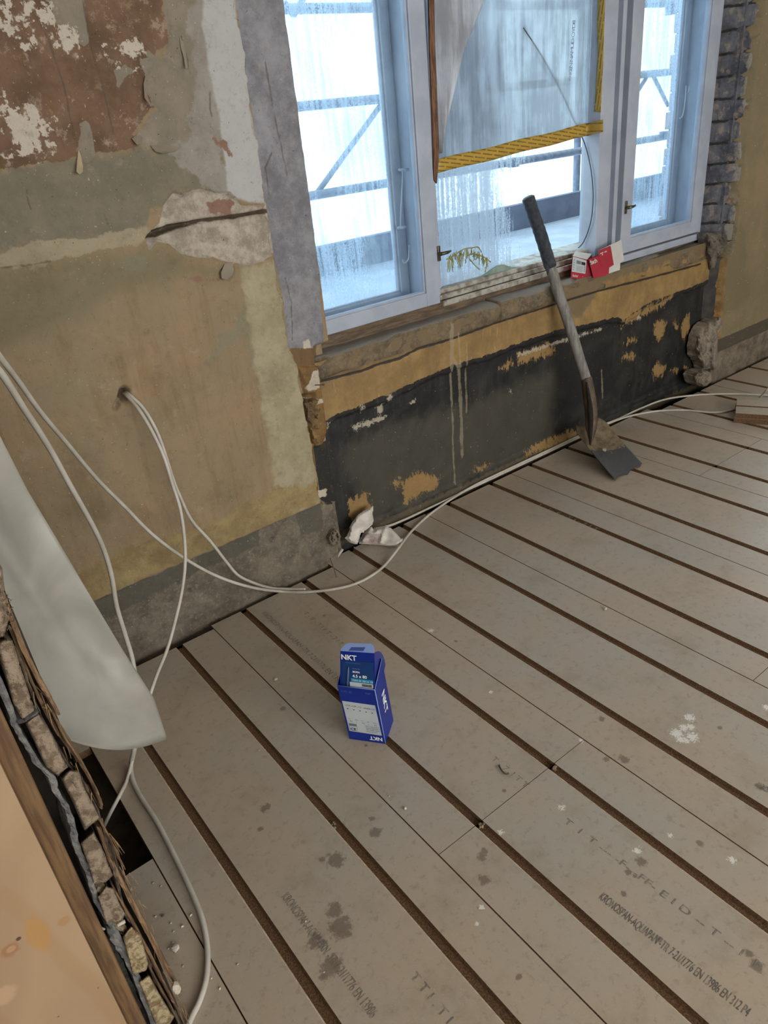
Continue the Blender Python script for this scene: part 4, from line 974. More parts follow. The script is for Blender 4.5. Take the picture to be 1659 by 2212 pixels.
# lid: tucked in, rises above the body
l1, l2 = up(b1, HF-.03, -.003)+fx*.002, up(b2, HF-.03, -.003)-fx*.003
t1 = P(735, 1406, y=l1.y+0.004)
fl = (l2-l1).normalized(); nl = fl.cross((t1-l1).normalized()).normalized()
t1 = Ppl(735, 1406, l1, nl); t2 = Ppl(808, 1411, l1, nl); ul = nl.cross(fl).normalized()
bm = bmesh.new(); prism(bm, [l1, l2, t2, t1], nl*(-T)); lid = obj('box_lid', bm, MBL, bx)
bm = bmesh.new(); prism(bm, [Ppl(a_, b_, l1+nl*.0005, nl) for a_, b_ in ((740, 1484), (808, 1486), (806, 1431), (739, 1426))], nl*.0003); obj('lid_picture_panel', bm, MBL2, lid)
s0_ = l2-fl*.005
lob = [Ppl(a_, b_, s0_, ns) for a_, b_ in ((812, 1498), (809, 1411), (813, 1407.5), (818, 1406.5), (823, 1409), (828, 1417), (831, 1427), (833, 1436), (829, 1452), (820, 1476))]
bm = bmesh.new(); prism(bm, lob, ns*(-T)); obj('lid_side_flap', bm, plain('violet_blue_card', (48, 58, 140), (40, 50, 130), 0.4, 6), lid)
d2 = (dx_*0.03+UZ*0.004)
tp = [t1, t2, t2+d2*.35-fl*.001, t2+d2*.75-fl*.006, t2+d2-fl*.016, t1+d2+fl*.014, t1+d2*.75+fl*.006, t1+d2*.35+fl*.001]
bm = bmesh.new(); prism(bm, tp, UZ*(-T)); obj('tuck_flap', bm, MBT, lid)  # lighter blue stands in for the reflection on the box top
bm = bmesh.new(); sl = [t1+fl*.022+d2*.10, t2-fl*.030+d2*.10, t2-fl*.027+d2*.50, t1+fl*.026+d2*.50]; prism(bm, [p+UZ*.0008 for p in sl], UZ*.0004); obj('hang_slot', bm, plain('slot_blue', (70, 92, 168), None, 0.6), lid)
# print on the lid
def on(o, f, u_, n, x, y, e=0.0012): return o+f*x+u_*y+n*e
HL = (t1-l1).length
text('NKT', 0.021, MWT, on(l1, fl, ul, nl, .011, HL-.024), fl, ul, lid, 'printed_logo', 1.0, bold=0.0006)
text('FOR PROFESSIONALS', 0.0042, MLBI, on(l1, fl, ul, nl, .024, HL-.034), fl, ul, lid)
text('SKRUER', 0.006, MLBI, on(l1, fl, ul, nl, .040, .080), fl, ul, lid)
text('BORA', 0.0075, MWT, on(l1, fl, ul, nl, .040, .070), fl, ul, lid, bold=0.0002)
text('4.5 x 80', 0.012, MWT, on(l1, fl, ul, nl, .039, .056), fl, ul, lid, bold=0.0003)
bm = bmesh.new(); prism(bm, [on(l1, fl, ul, nl, .034, .042), on(l1, fl, ul, nl, .094, .042), on(l1, fl, ul, nl, .094, .053), on(l1, fl, ul, nl, .034, .053)], nl*.0003); obj('cyan_stripe', bm, MCY, lid)
text('TORX 20  200 stk  CE', 0.0062, MWT, on(l1, fl, ul, nl, .037, .0450, .0018), fl, ul, lid)
bm = bmesh.new(); prism(bm, [on(l1, fl, ul, nl, .030, .0265), on(l1, fl, ul, nl, .094, .0265), on(l1, fl, ul, nl, .094, .041), on(l1, fl, ul, nl, .030, .041)], nl*.0004); obj('barcode_label', bm, MLB, lid)
bm = bmesh.new(); rnd = random.Random(3); x = .064
while x < .090:
    ww = rnd.choice((.0006, .001, .0016)); prism(bm, [on(l1, fl, ul, nl, x, .031, .0018), on(l1, fl, ul, nl, x+ww, .031, .0018), on(l1, fl, ul, nl, x+ww, .0385, .0018), on(l1, fl, ul, nl, x, .0385, .0018)], nl*.0002); x += ww+rnd.choice((.0006, .001))
obj('barcode', bm, MKI, lid)
bm = bmesh.new()   # little screw picture
s0, s1 = on(l1, fl, ul, nl, .023, .030, .0022), on(l1, fl, ul, nl, .030, .086, .0022); tube(bm, [s0, s0.lerp(s1, .7), s1], [.0030, .0024, .0012], 8); obj('screw_picture', bm, plain('grey_blue_ink', (92, 108, 150), None, 0.5), lid)
# print on the front
uf = (up(b1, HF)-b1).normalized(); F0 = b1
text('NKT', 0.018, MWT, on(F0, fx, uf, nf, Wd-.006, .0215, .0008), -fx, -uf, bx, 'printed_logo', 1.0, bold=0.0005)
bm = bmesh.new(); lab = [on(F0, fx, uf, nf, .006, .032, .0004), on(F0, fx, uf, nf, Wd-.006, .030, .0004), on(F0, fx, uf, nf, Wd-.008, .138, .0004), on(F0, fx, uf, nf, .004, .140, .0004)]
prism(bm, lab, nf*.0004); lb = obj('paper_label', bm, MLB, bx)
for k, (t_, mt) in enumerate((('DK ', MGI), ('UK', plain('green_ink', (90, 130, 110), None, .6)), ('SE ', plain('pink_ink', (170, 130, 140), None, .6)), ('NO', MKI), ('DE', MLBI))):
    text('▪'+t_, 0.0085, mt, on(F0, fx, uf, nf, .010+k*.017, .124-.001*k, .0012), fx, uf, lb)
    text('>', 0.007, MKI, on(F0, fx, uf, nf, .014+k*.017, .112-.0012*k, .0012), fx, uf, lb, bold=.0004)
for k, t_ in enumerate(('LL', 'mm', '<>', 'stk', 'mm')):
    text(t_, 0.0062, MGI, on(F0, fx, uf, nf, .012+k*.017, .076-.001*k, .0012), fx, uf, lb)
    text('T1' if k % 2 == 0 else '/', 0.007, MKI, on(F0, fx, uf, nf, .014+k*.017, .067-.0012*k, .0012), fx, uf, lb)
text('CE', 0.013, MKI, on(F0, fx, uf, nf, .011, .036, .0012), fx, uf, lb, bold=.0004)
bm = bmesh.new()
for a, b, c, d in ((.009, .052, .030, .060), (.009, .0335, .0098, .060), (.030, .0335, .0308, .060), (.009, .060, .0308, .0608)): prism(bm, [on(F0, fx, uf, nf, a, b, .0010), on(F0, fx, uf, nf, c, b, .0010), on(F0, fx, uf, nf, c, d, .0010), on(F0, fx, uf, nf, a, d, .0010)], nf*.0002)
obj('label_box', bm, MGI, lb)
text('NKT Fasteners\nIndustriparken 44\nDK 4640 Fakse\nwww.nkt.dk', 0.0062, MGI, on(F0, fx, uf, nf, .056, .056, .0012), fx, uf, lb)
text('CXT  ♻', 0.008, MLBI, on(F0, fx, uf, nf, .008, HF-.020, .0008), fx, uf, bx)
text('PAP', 0.008, MLBI, on(F0, fx, uf, nf, Wd-.028, HF-.018, .0008), fx, uf, bx)
us = (up(b2, HF)-b2).normalized()
text('NKT', 0.036, MWT, on(b2, dx_, us, ns, .038, .142, .0008), -us, dx_, bx, 'printed_logo', 1.0, bold=0.0010)
text('- - - - - - - - - - - - - -', 0.009, MLBI, on(b2, dx_, us, ns, .009, .168, .0008), -us, dx_, bx)

# ---------------------------------------------------------------- red and white fixings box on the ledge
MRD = plain('red_card', (172, 44, 62), (160, 36, 54), 0.5, 8); MWC = plain('white_card', (206, 204, 200), (194, 192, 188), 0.6, 8)
rb = empty('fixings_box', P(1262, 600, y=2.165)); tag(rb, 'torn red and white cardboard box of fixings lying open on the window ledge', 'box')
YF = 2.163
q = lambda a, b, y=YF: P(a, b, y=y)
A_, B_, C_, D_ = q(1233, 601), q(1264, 604), q(1268, 561), q(1237, 553)
bm = bmesh.new()
dp = Vector((0.055, 0.055, 0.0))
prism(bm, [A_, B_, C_, D_], Vector((.0006, .001, 0)), 0)
prism(bm, [B_, q(1281, 601, 2.155), q(1279, 569, 2.155), C_], Vector((0, .0012, 0)), 2)      # right inner face
body_top = [D_, C_, C_+Vector((.09, .045, .006)), D_+Vector((.08, .052, .002))]
prism(bm, body_top, Vector((0, 0, -.0012)), 1)
prism(bm, [B_, B_+Vector((.12, .03, 0)), C_+Vector((.12, .03, 0)), C_], Vector((0, .001, 0)), 0)
prism(bm, [A_, A_+Vector((.08, .05, 0)), D_+Vector((.08, .05, 0)), D_], Vector((0, .001, 0)), 0)
obj('box_body', bm, [MRD, MWC, plain('dark_red_card', (140, 28, 48), None, .6)], rb)
bm = bmesh.new(); prism(bm, [A_.lerp(D_, .30)+Vector((.001, -.0008, 0)), B_.lerp(C_, .30)+Vector((-.004, -.0008, 0)), C_+Vector((-.004, -.0008, -.003)), D_+Vector((.001, -.0008, -.002))], (0, -.0005, 0)); lb2 = obj('paper_label', bm, MLB, rb)
bm = bmesh.new()
def lp(u_, v_): a = A_.lerp(B_, u_); b = D_.lerp(C_, u_); return a.lerp(b, v_)+Vector((0, -.0018, 0))
def lq(bm, u0, v0, u1, v1): prism(bm, [lp(u0, v0), lp(u1, v0), lp(u1, v1), lp(u0, v1)], (0, -.0003, 0))
for k in range(5): lq(bm, .08, .38+k*.11, .14, .42+k*.11); lq(bm, .82, .38+k*.09, .90, .42+k*.09)
for k in range(5): lq(bm, .30, .36+k*.055, .74, .375+k*.055)
lq(bm, .28, .70, .58, .86)
obj('label_print', bm, MGI, lb2)
bm = bmesh.new(); lq(bm, .62, .70, .88, .84); obj('black_label_block', bm, MKI, lb2)
xv = (B_-A_).normalized(); yv_ = (D_-A_).normalized()
text('fischer', 0.015, MWC, lp(.08, .08), xv, yv_, rb, 'printed_logo', bold=.0003)
text('◂▸', 0.010, MWC, lp(.74, .09), xv, yv_, rb, 'printed_logo')
# torn front flap, leaning out
f = [q(1272, 561, 2.148), q(1294, 552, 2.148), q(1307, 596, 2.142), q(1282, 601, 2.142)]
bm = bmesh.new(); prism(bm, f, (0, .0012, 0)); ff = obj('front_flap', bm, MRD, rb)
f2 = [q(1294, 541, 2.150), q(1319, 531, 2.150), q(1326, 572, 2.148), q(1316, 578, 2.146), q(1315, 591, 2.143), q(1306, 596, 2.143), q(1294, 557, 2.146)]
bm = bmesh.new(); prism(bm, f2, (0, .0012, 0)); fr = obj('lid_flap', bm, MRD, rb)
g2 = [q(1294, 541, 2.153), q(1342, 518, 2.156), q(1348, 562, 2.156), q(1340, 568, 2.156), q(1339, 583, 2.154), q(1315, 591, 2.149), q(1300, 580, 2.152)]
bm = bmesh.new(); prism(bm, g2, (0, .0012, 0)); obj('inner_card', bm, MWC, rb)
xv2 = (q(1294, 555, 2.148)-q(1274, 563, 2.148)).normalized(); yv2 = (q(1273, 560, 2.148)-q(1276, 570, 2.148)).normalized()
text('fisch', 0.030, MWC, q(1276, 572, 2.1435), xv2, yv2, ff, 'printed_logo', 0.9, bold=.0008)
text('er', 0.030, MWC, q(1297, 553, 2.1455), xv2, yv2, fr, 'printed_logo', 0.9, bold=.0008)
text('◂▸', 0.030, MWC, q(1306, 549, 2.1455), xv2, yv2, fr, 'printed_logo')

# ---------------------------------------------------------------- crumpled paper bag in the corner
def M_bag():
    m = NT('crumpled_paper'); n = m.noise(16, 4, 0.6, dist=0.6)
    c = m.mix(m.ss(n, 0.35, 0.7), (218, 212, 204), (196, 188, 180)); x = m.xyz()
    c = m.mix(m.math('MULTIPLY', m.ss(m.attr('printed'), -0.004, 0.004), 0.6), c, m.mix(m.ss(m.noise(90, 3, 0.7), 0.45, 0.6), (170, 148, 144), (132, 116, 116)))
    m.color(c, 0.75); m.bump(m.noise(30, 2, 0.5, dist=1.0), 0.2, 0.006); return m.m
MBG = M_bag()
bag = empty('paper_bag', P(810, 1170, z=0)); tag(bag, 'crumpled white paper bag with faded pink print lying in the corner on the floor', 'paper bag')
def Zb(l): return [(730+a/10.37, 1080+b/10.37) for a, b in l]
def fold(a, b, k):
    """sharp creases: ridged noise"""
    return 1-2*abs(vn1(a*.9+b*.3, b*.8, .060, k, 1))*2.2
def toward(p, k): return p+(Vector([float(v) for v in CAM])-p).normalized()*k
def f_low(a, b, s):
    t = min(1, s/7.0); p = P(a, b, z=0.006+max(0, 1180-b)*0.0013); return toward(p, 0.014*math.sin(t*math.pi/2)+0.011*fold(a, b, 71)*t)
def b_low(a, b, s):
    p = P(a, b, z=0.006+max(0, 1180-b)*0.0013)
    if s > 0: p = toward(p, -0.012); p.z = max(.002, p.z-.006)
    return p
low_o = Zb([(480, 980), (470, 900), (560, 760), (700, 620), (760, 600), (790, 660), (900, 620), (1080, 560), (1200, 640), (1330, 760), (1400, 860), (1460, 860), (1440, 920), (1350, 1040), (1150, 1040), (960, 1010), (700, 990)])
relief('bag_body', low_o, f_low, b_low, MBG, 34, bag, False, Zb([(500, 960), (560, 770), (980, 760), (960, 1010), (700, 985)]))
def f_up(a, b, s):
    t = min(1, s/6.0); f = max(0, min(1, (1178-b)/98.0)); p = P(a, b, y=2.075+0.045*f); p.z = max(p.z, 0.004)
    return toward(p, 0.012*math.sin(t*math.pi/2)+0.015*fold(a, b*.8, 77)*t)
def b_up(a, b, s):
    f = max(0, min(1, (1178-b)/98.0)); p = P(a, b, y=2.075+0.045*f+(0.012 if s > 0 else 0)); p.z = max(p.z, 0.004); return p
up_o = Zb([(150, 860), (200, 800), (270, 660), (260, 600), (330, 480), (430, 350), (560, 250), (700, 170), (790, 130), (790, 260), (770, 290), (800, 460), (770, 560), (600, 700), (570, 740), (520, 710), (500, 790), (470, 900), (440, 990), (380, 990), (260, 950), (200, 900)])
relief('bag_mouth', up_o, f_up, b_up, MBG, 34, bag, False)

# ---------------------------------------------------------------- cables
MCB = plain('white_cable_sheath', (196, 192, 182), (180, 174, 162), 0.45, 10, spec=0.4)
def cable(pts, label, name='cable', r=0.0052, group=None, mat=MCB):
    L = []
    for a, b, k, v in pts:
        q = P(a, b, **{k: v})
        if k == 'z' and v < .04 and 1.28 < q.x < 3.66: q.y = min(q.y, 2.142)
        L.append(q)
    bm = bmesh.new(); tube(bm, spline(L, 9), r, 10); return tag(obj(name, bm, mat, None, True), label, 'cable', group)
# cable 1 from the upper left to the floor and away under the window
cable([(-60, 690, 'y', 1.20), (0, 771, 'y', 1.30), (40, 824, 'y', 1.42), (90, 893, 'y', 1.55), (145, 958, 'y', 1.68), (210, 1035, 'y', 1.80), (270, 1095, 'y', 1.88), (330, 1155, 'y', 1.93), (400, 1207, 'y', 1.96), (470, 1245, 'y', 1.975),
       (540, 1268, 'y', 1.98), (600, 1277, 'z', .012), (660, 1279, 'z', .006), (720, 1273, 'z', .006), (765, 1262, 'z', .006), (800, 1245, 'z', .006), (830, 1222, 'z', .006), (860, 1185, 'z', .020), (885, 1152, 'z', .006), (920, 1118, 'z', .006), (960, 1088, 'z', .006),
       (1000, 1062, 'z', .006), (1040, 1040, 'z', .006), (1090, 1016, 'z', .006), (1130, 999, 'z', .006), (1190, 970, 'z', .006), (1240, 944, 'z', .006), (1310, 914, 'z', .006), (1360, 899, 'z', .006), (1420, 888, 'z', .006), (1480, 886, 'z', .006), (1540, 891, 'z', .006), (1580, 886, 'z', .006), (1625, 872, 'z', .006)],
      'long white cable sweeping from upper left across the floor past the paper bag')
cable([(804, 1141, 'z', .030), (830, 1131, 'z', .012), (870, 1115, 'z', .006), (920, 1093, 'z', .006), (975, 1066, 'z', .006), (1030, 1040, 'z', .014), (1100, 1011, 'z', .015), (1180, 974, 'z', .015), (1240, 942, 'z', .015), (1290, 920, 'z', .015), (1330, 903, 'z', .006), (1380, 880, 'z', .006), (1440, 862, 'z', .006), (1510, 853, 'z', .006), (1580, 851, 'z', .006), (1640, 853, 'z', .006), (1700, 858, 'z', .006)],
      'white cable running out of the paper bag along the black parapet')
cable([(1641, 859, 'z', .02), (1650, 850, 'z', .05), (1662, 836, 'z', .09), (1690, 800, 'z', .14)], 'short white cable end rising at the right edge beside the board offcuts')
cable([(-60, 740, 'y', 1.25), (0, 803, 'y', 1.32), (50, 880, 'y', 1.42), (105, 965, 'y', 1.52), (155, 1055, 'y', 1.60), (200, 1135, 'y', 1.66), (225, 1190, 'y', 1.70), (241, 1245, 'y', 1.72), (252, 1310, 'y', 1.73), (270, 1370, 'y', 1.73), (285, 1420, 'y', 1.72), (293, 1470, 'y', 1.70), (297, 1540, 'y', 1.68), (291, 1610, 'z', .10), (283, 1650, 'z', .02),
       (287, 1685, 'z', .006), (305, 1722, 'z', .006), (335, 1768, 'z', .006), (362, 1818, 'z', .006), (395, 1885, 'z', .006), (420, 1940, 'z', .006), (438, 1990, 'z', .006), (448, 2050, 'z', .006), (446, 2110, 'z', .006), (432, 2160, 'z', .006), (415, 2195, 'z', .006), (396, 2240, 'z', .006)],
      'white cable hanging at far left and curling down the floor to the bottom edge', r=0.0062)
cable([(268, 850, 'y', 2.125), (276, 857, 'y', 2.08), (300, 885, 'y', 2.03), (330, 935, 'y', 1.99), (355, 990, 'y', 1.96), (372, 1045, 'y', 1.94), (388, 1095, 'y', 1.92), (397, 1150, 'y', 1.90), (400, 1210, 'y', 1.88), (394, 1270, 'y', 1.86), (380, 1335, 'y', 1.83), (362, 1400, 'y', 1.80), (340, 1455, 'y', 1.77), (325, 1498, 'y', 1.75), (305, 1560, 'y', 1.72), (291, 1620, 'z', .05),
       (276, 1680, 'z', .006), (260, 1715, 'z', .006), (238, 1757, 'z', -.02), (222, 1790, 'z', -.08)], 'left one of two white cables from the wall hole, dropping into the floor gap')
cable([(272, 848, 'y', 2.125), (282, 855, 'y', 2.085), (312, 885, 'y', 2.05), (340, 935, 'y', 2.03), (358, 985, 'y', 2.02), (374, 1035, 'y', 2.02), (390, 1075, 'y', 2.02), (415, 1125, 'y', 2.02), (455, 1170, 'y', 2.03), (490, 1215, 'y', 2.04), (515, 1243, 'y', 2.04), (550, 1260, 'y', 2.04), (585, 1270, 'z', .02), (612, 1272, 'z', .006), (660, 1273, 'z', .0055)],
      'right one of two white cables from the wall hole, bending along the wall foot')
bm = bmesh.new(); tube(bm, spline([P(740, 1186, z=.03), P(733, 1196, z=.015), P(724, 1208, z=-.004)], 6), 0.006, 8)
tag(obj('cable_stub', bm, MCB, None, True), 'stub of grey cable poking from the floor gap left of the paper bag', 'cable')

# ---------------------------------------------------------------- board offcuts at the right edge
def offcut(p0, xv, yv, L, W, z, label):
    bm = bmesh.new(); xv = Vector(xv).normalized(); yv = Vector(yv).normalized()
    prof = [(0, .024), (W*.46, .024), (W*.46, .013), (W*.54, .013), (W*.54, .024), (W, .024), (W, 0), (0, 0)]
    mats = [0, 1, 1, 1, 0, 1, 1, 1]
    a = [bm.verts.new(p0+yv*u+Vector((0, 0, z+h))) for u, h in prof]; b = [bm.verts.new(p0+xv*L+yv*u+Vector((0, 0, z+h))) for u, h in prof]
    for i in range(8):
        f = bm.faces.new((a[i], a[(i+1) % 8], b[(i+1) % 8], b[i])); f.material_index = mats[i]
    for r in (a, b): f = bm.faces.new(r); f.material_index = 1
    bmesh.ops.triangulate(bm, faces=[f for f in bm.faces if len(f.verts) > 4])
    return tag(obj('board_offcut', bm, [MB, MCORE]), label, 'board', 'offcuts at the right edge')
o0 = P(1584, 913, z=0); xd = (P(1660, 918, z=0)-o0).normalized(); yd = Vector((-xd.y, xd.x, 0))
offcut(o0, xd, yd, 0.6, 0.21, 0.0, 'lower grey chipboard offcut of the small stack at the right edge')
offcut(o0+xd*0.004+yd*0.004, xd, yd, 0.6, 0.205, 0.0245, 'upper grooved chipboard offcut topping the small stack at the right edge')

# ---------------------------------------------------------------- rubble at the two window corners
MRB = plain('broken_mortar', (150, 140, 124), (112, 100, 88), 0.95, 26, bump=0.8)
def lump(px, py, y, r, sq, seed, label, name='rubble_lump', rough=0.5):
    bm = bmesh.new(); chunk(bm, P(px, py, y=y), r, seed, rough, 3, sq); return tag(obj(name, bm, MRB, None, False), label, 'rubble')
def ragged(name, outline, y0, y1, seed, mat, kind=None, amp=0.055, parent=None, n=34, rnd_=0.35):
    """thick ragged lump with a knobbly face"""
    r = random.Random(seed); o2 = []
    for i in range(len(outline)):
        a, b = outline[i], outline[(i+1) % len(outline)]
        for k in range(3): t = k/3; o2.append((a[0]+(b[0]-a[0])*t+r.uniform(-.9, .9), a[1]+(b[1]-a[1])*t+r.uniform(-.9, .9)))
    sz = max(max(p[0] for p in outline)-min(p[0] for p in outline), 1.0)*.5
    def fr(a, b, s):
        t = min(1, s/(sz*rnd_)); return P(a, b, y=y0+(y1-y0)*.35*(1-math.sin(t*math.pi/2))+amp*vn1(a, b, 2.2/sz, seed, 4)*(.3+.7*t))
    def bk(a, b, s):
        q = P(a, b, y=y0+(y1-y0)*.35); q.y = y1; return q
    return relief(name, o2, fr, bk, mat, n, parent, parent is not None)
Zr = lambda l: [(1400+a/4.807, 500+b/4.807) for a, b in l]
o = ragged('wall_broken_corner', Zr([(560, 990), (620, 940), (700, 900), (760, 860), (790, 980), (740, 1100), (720, 1260), (730, 1400), (690, 1440), (640, 1420), (560, 1440), (540, 1360), (490, 1290), (485, 1200), (510, 1090)]), 2.075, 2.15, 3, MRB); tag(o, kind='structure')
o = ragged('wall_broken_corner', Zr([(600, 10), (800, 0), (880, 20), (860, 160), (790, 270), (740, 300), (750, 360), (700, 400), (640, 400), (600, 240), (600, 100)]), 2.13, 2.20, 5, plain('grimy_mortar', (120, 112, 100), (76, 70, 64), .95, 20, bump=.7)); tag(o, kind='structure')
tag(ragged('rubble_lump', Zr([(465, 1500), (500, 1460), (560, 1440), (650, 1460), (668, 1540), (620, 1600), (550, 1615), (480, 1580)]), 2.03, 2.12, 9, MRB), 'knobbly mortar lump sitting on the boards in the far right corner', 'rubble')
tag(ragged('rubble_lump', [(713, 1150), (722, 1140), (731, 1145), (736, 1160), (733, 1175), (722, 1180), (712, 1175), (709, 1162)], 2.07, 2.12, 11, MRB), 'loose stone in the corner just left of the paper bag', 'rubble')
MOB = plain('ochre_stained_brick', (142, 116, 74), (98, 80, 56), 0.9, 16, bump=0.5)
o = ragged('wall_brick_stub', [(652, 868), (662, 862), (690, 858), (697, 866), (697, 900), (692, 905), (697, 950), (690, 962), (676, 966), (660, 900)], 2.115, 2.16, 13, MOB); tag(o, kind='structure')

# ---------------------------------------------------------------- nails, flakes, crumbs
MNL = plain('rusty_nail', (110, 84, 62), (80, 60, 46), 0.7, 60)
def nail(a, b, ya, yb, label, r=0.0018, za=None, zb_=None):
    pa = P(*a, y=ya) if za is None else P(*a, z=za); pb = P(*b, y=yb) if zb_ is None else P(*b, z=zb_)
    bm = bmesh.new(); tube(bm, [pa, pb], r, 6); d = (pa-pb).normalized(); tube(bm, [pa, pa+d*.002], r*2.0, 8); return tag(obj('nail', bm, MNL), label, 'nail')
nail((699, 831), (680, 832), 2.06, 2.12, 'rusty nail sticking out of the broken brick below the window corner')
nail((727, 1246), (713, 1205), 2.05, 2.12, 'long nail standing up from the floor edge left of the paper bag', za=.008, zb_=.07)
MFK = plain('curled_paint_flake', (176, 158, 128), (156, 140, 112), 0.7, 12)
MFK2 = plain('grey_paint_flake', (138, 128, 112), (124, 114, 98), 0.75, 12)
def flake(pts, mat, label, out=0.02, name='paint_flake'):
    """thin curled chip of paint hanging off the wall"""
    bm = bmesh.new(); n = len(pts); ys = [q[1] for q in pts]; y0, y1 = min(ys), max(ys)
    P3 = [P(a, b, y=YM-0.004-out*((b-y0)/(y1-y0))**2) for a, b in pts]
    prism(bm, P3, (0.0, 0.0018, 0)); return tag(obj(name, bm, mat), label, 'paint flake')
flake(Z([(402, 765), (415, 800), (425, 850), (424, 880), (408, 893), (392, 880), (393, 830)]), MFK, 'pale curled paint flake hanging below the reddish brown patch')
flake(Z([(1150, 1350), (1185, 1345), (1198, 1380), (1188, 1410), (1160, 1432), (1135, 1425), (1132, 1395)]), MFK2, 'rounded grey paint flake under the plaster crater beside the window', 0.012)
flake(Z([(675, 710), (700, 690), (730, 700), (725, 738), (700, 740)]), MFK2, 'small grey flake lifting left of the rounded peeling patch', 0.014)
flake(Z([(770, 745), (800, 740), (880, 745), (930, 755), (900, 775), (830, 786), (795, 775)]), MFK2, 'wide grey flake lifting along the lower edge of the peeling patch', 0.012)
flake(Z([(920, 185), (945, 230), (955, 290), (962, 350), (950, 350), (940, 290), (925, 240)]), MFK2, 'narrow grey flake lifting high between brown patch and window', 0.014)
flake(Z([(745, 385), (756, 440), (752, 480), (768, 525), (785, 540), (770, 545), (740, 500), (735, 430)]), MFK2, 'jagged upright grey flake at the right of the brown patch', 0.012)
MCR = plain('plaster_crumb', (206, 198, 182), (182, 172, 156), 0.9, 60)
def crumb(px, py, r, seed, label, mat=MCR, group=None, cat='crumb', name='plaster_crumb', z=None):
    bm = bmesh.new(); chunk(bm, P(px, py, z=r*0.55), r, seed, 0.5, 1, (1, .8, .7)); return tag(obj(name, bm, mat), label, cat, group)
crumb(596, 1467, .0065, 1, 'white plaster crumb on the board left of the blue screw box')
crumb(875, 1746, .0055, 2, 'white plaster crumb on the boards below and right of the blue box')
crumb(1308, 1315, .008, 3, 'whitish crumb on the boards in the middle right of the floor')
crumb(1057, 1495, .004, 4, 'tiny pale crumb on the boards right of the blue box')
crumb(378, 2048, .010, 5, 'largest pale plaster crumb near the looping cable at lower left')
crumb(352, 1978, .0045, 6, 'dark ringed grit grain on the boards left of the looping cable', plain('dark_grit', (92, 80, 66), None, .9))
for i, (a, b, r) in enumerate(((331, 1907, .0035), (348, 1914, .003), (336, 1980, .0035), (369, 1994, .0035), (375, 2012, .003), (412, 1977, .0045), (394, 2001, .0045), (373, 2036, .0025), (364, 2049, .0025), (395, 2087, .0028), (513, 2083, .003), (475, 2135, .0035), (457, 2113, .0025))):
    crumb(a, b, r, 20+i, 'tiny pale plaster grain scattered by the looping cable at lower left', group='plaster grains by the looping cable')
for i, (a, b, lab) in enumerate(((765, 1182, 'tiny white speck on the boards just in front of the crumpled paper bag'), (1420, 990, 'tiny pale speck on the boards just right of the shovel blade'),
        (1478, 1320, 'tiny pale speck far out on the boards at middle right'), (560, 1620, 'tiny pale speck on the board well left of the blue box'), (930, 1360, 'tiny pale speck on the board between box and parapet'),
        (1213, 1745, 'tiny pale speck below the cross joint of the boards'), (1035, 1962, 'tiny pale speck beside the long dark board seam at bottom centre'), (660, 1990, 'tiny white speck beside the dark stains at lower centre left'),
        (840, 1720, 'tiny pale speck just below the blue screw box'), (1600, 1380, 'tiny pale speck on the boards close to the right edge'), (1290, 1180, 'tiny pale speck on the boards below the shovel blade'), (700, 2100, 'tiny white speck below the lowest dark stain'))):
    crumb(a, b, .0028, 50+i, lab)
bm = bmesh.new(); tube(bm, spline([P(1078, 1653, z=.003), P(1083, 1663, z=.006), P(1092, 1672, z=.004), P(1099, 1670, z=.003)], 5), .0022, 6)
tag(obj('wood_shaving', bm, plain('dark_shaving', (84, 72, 58), None, .9), None, True), 'small dark curled shaving on the boards right of the blue box', 'shaving')
for i, (a, b, lab) in enumerate(((722, 1783, 'splinter debris caught in the groove below the blue box'), (1040, 1787, 'crumbly debris in the groove at the board joint'), (1200, 1660, 'crumbly debris in the groove above the board joint'))):
    bm = bmesh.new()
    for k in range(5): chunk(bm, P(a+random.uniform(-5, 5), b+random.uniform(-7, 7), z=-.005)+Vector((0, 0, random.uniform(0, .003))), random.uniform(.003, .006), 90+i*7+k, .5, 1)
    tag(obj('groove_debris', bm, plain('debris_%d' % i, (150, 136, 112), (96, 80, 60), .95, 90)), lab, 'debris', None, 'stuff')

# ================================================================ the broken partition at the left
YP = 0.88
MPT = plain('pale_plaster_block', (168, 150, 128), (122, 104, 84), 0.95, 60, bump=1.0, bscale=150, lo=.42, hi=.6)
MPC = plain('cream_plaster_block', (196, 178, 140), (140, 118, 86), 0.95, 60, bump=1.0, bscale=150, lo=.42, hi=.6)
MGP = plain('blue_grey_plaster', (130, 128, 124), (92, 92, 92), 0.95, 26, bump=0.8)
MLT = plain('splintered_lath', (150, 120, 88), (98, 74, 54), 0.9, 18, bump=0.4, vec=(12, 4, 0.8))
MDK = plain('partition_core', (40, 34, 30), (58, 50, 42), 0.95, 14, bump=0.5)  # dark colour stands in for the shade deep in the gaps
bm = bmesh.new(); box(bm, (-0.034, YP+0.085, -0.02), (0.052, 2.06, 2.6)); wp = tag(obj('wall_left', bm, MDK), kind='structure')
Zc = lambda l: [(a/2.187, 1200+b/2.187) for a, b in l]
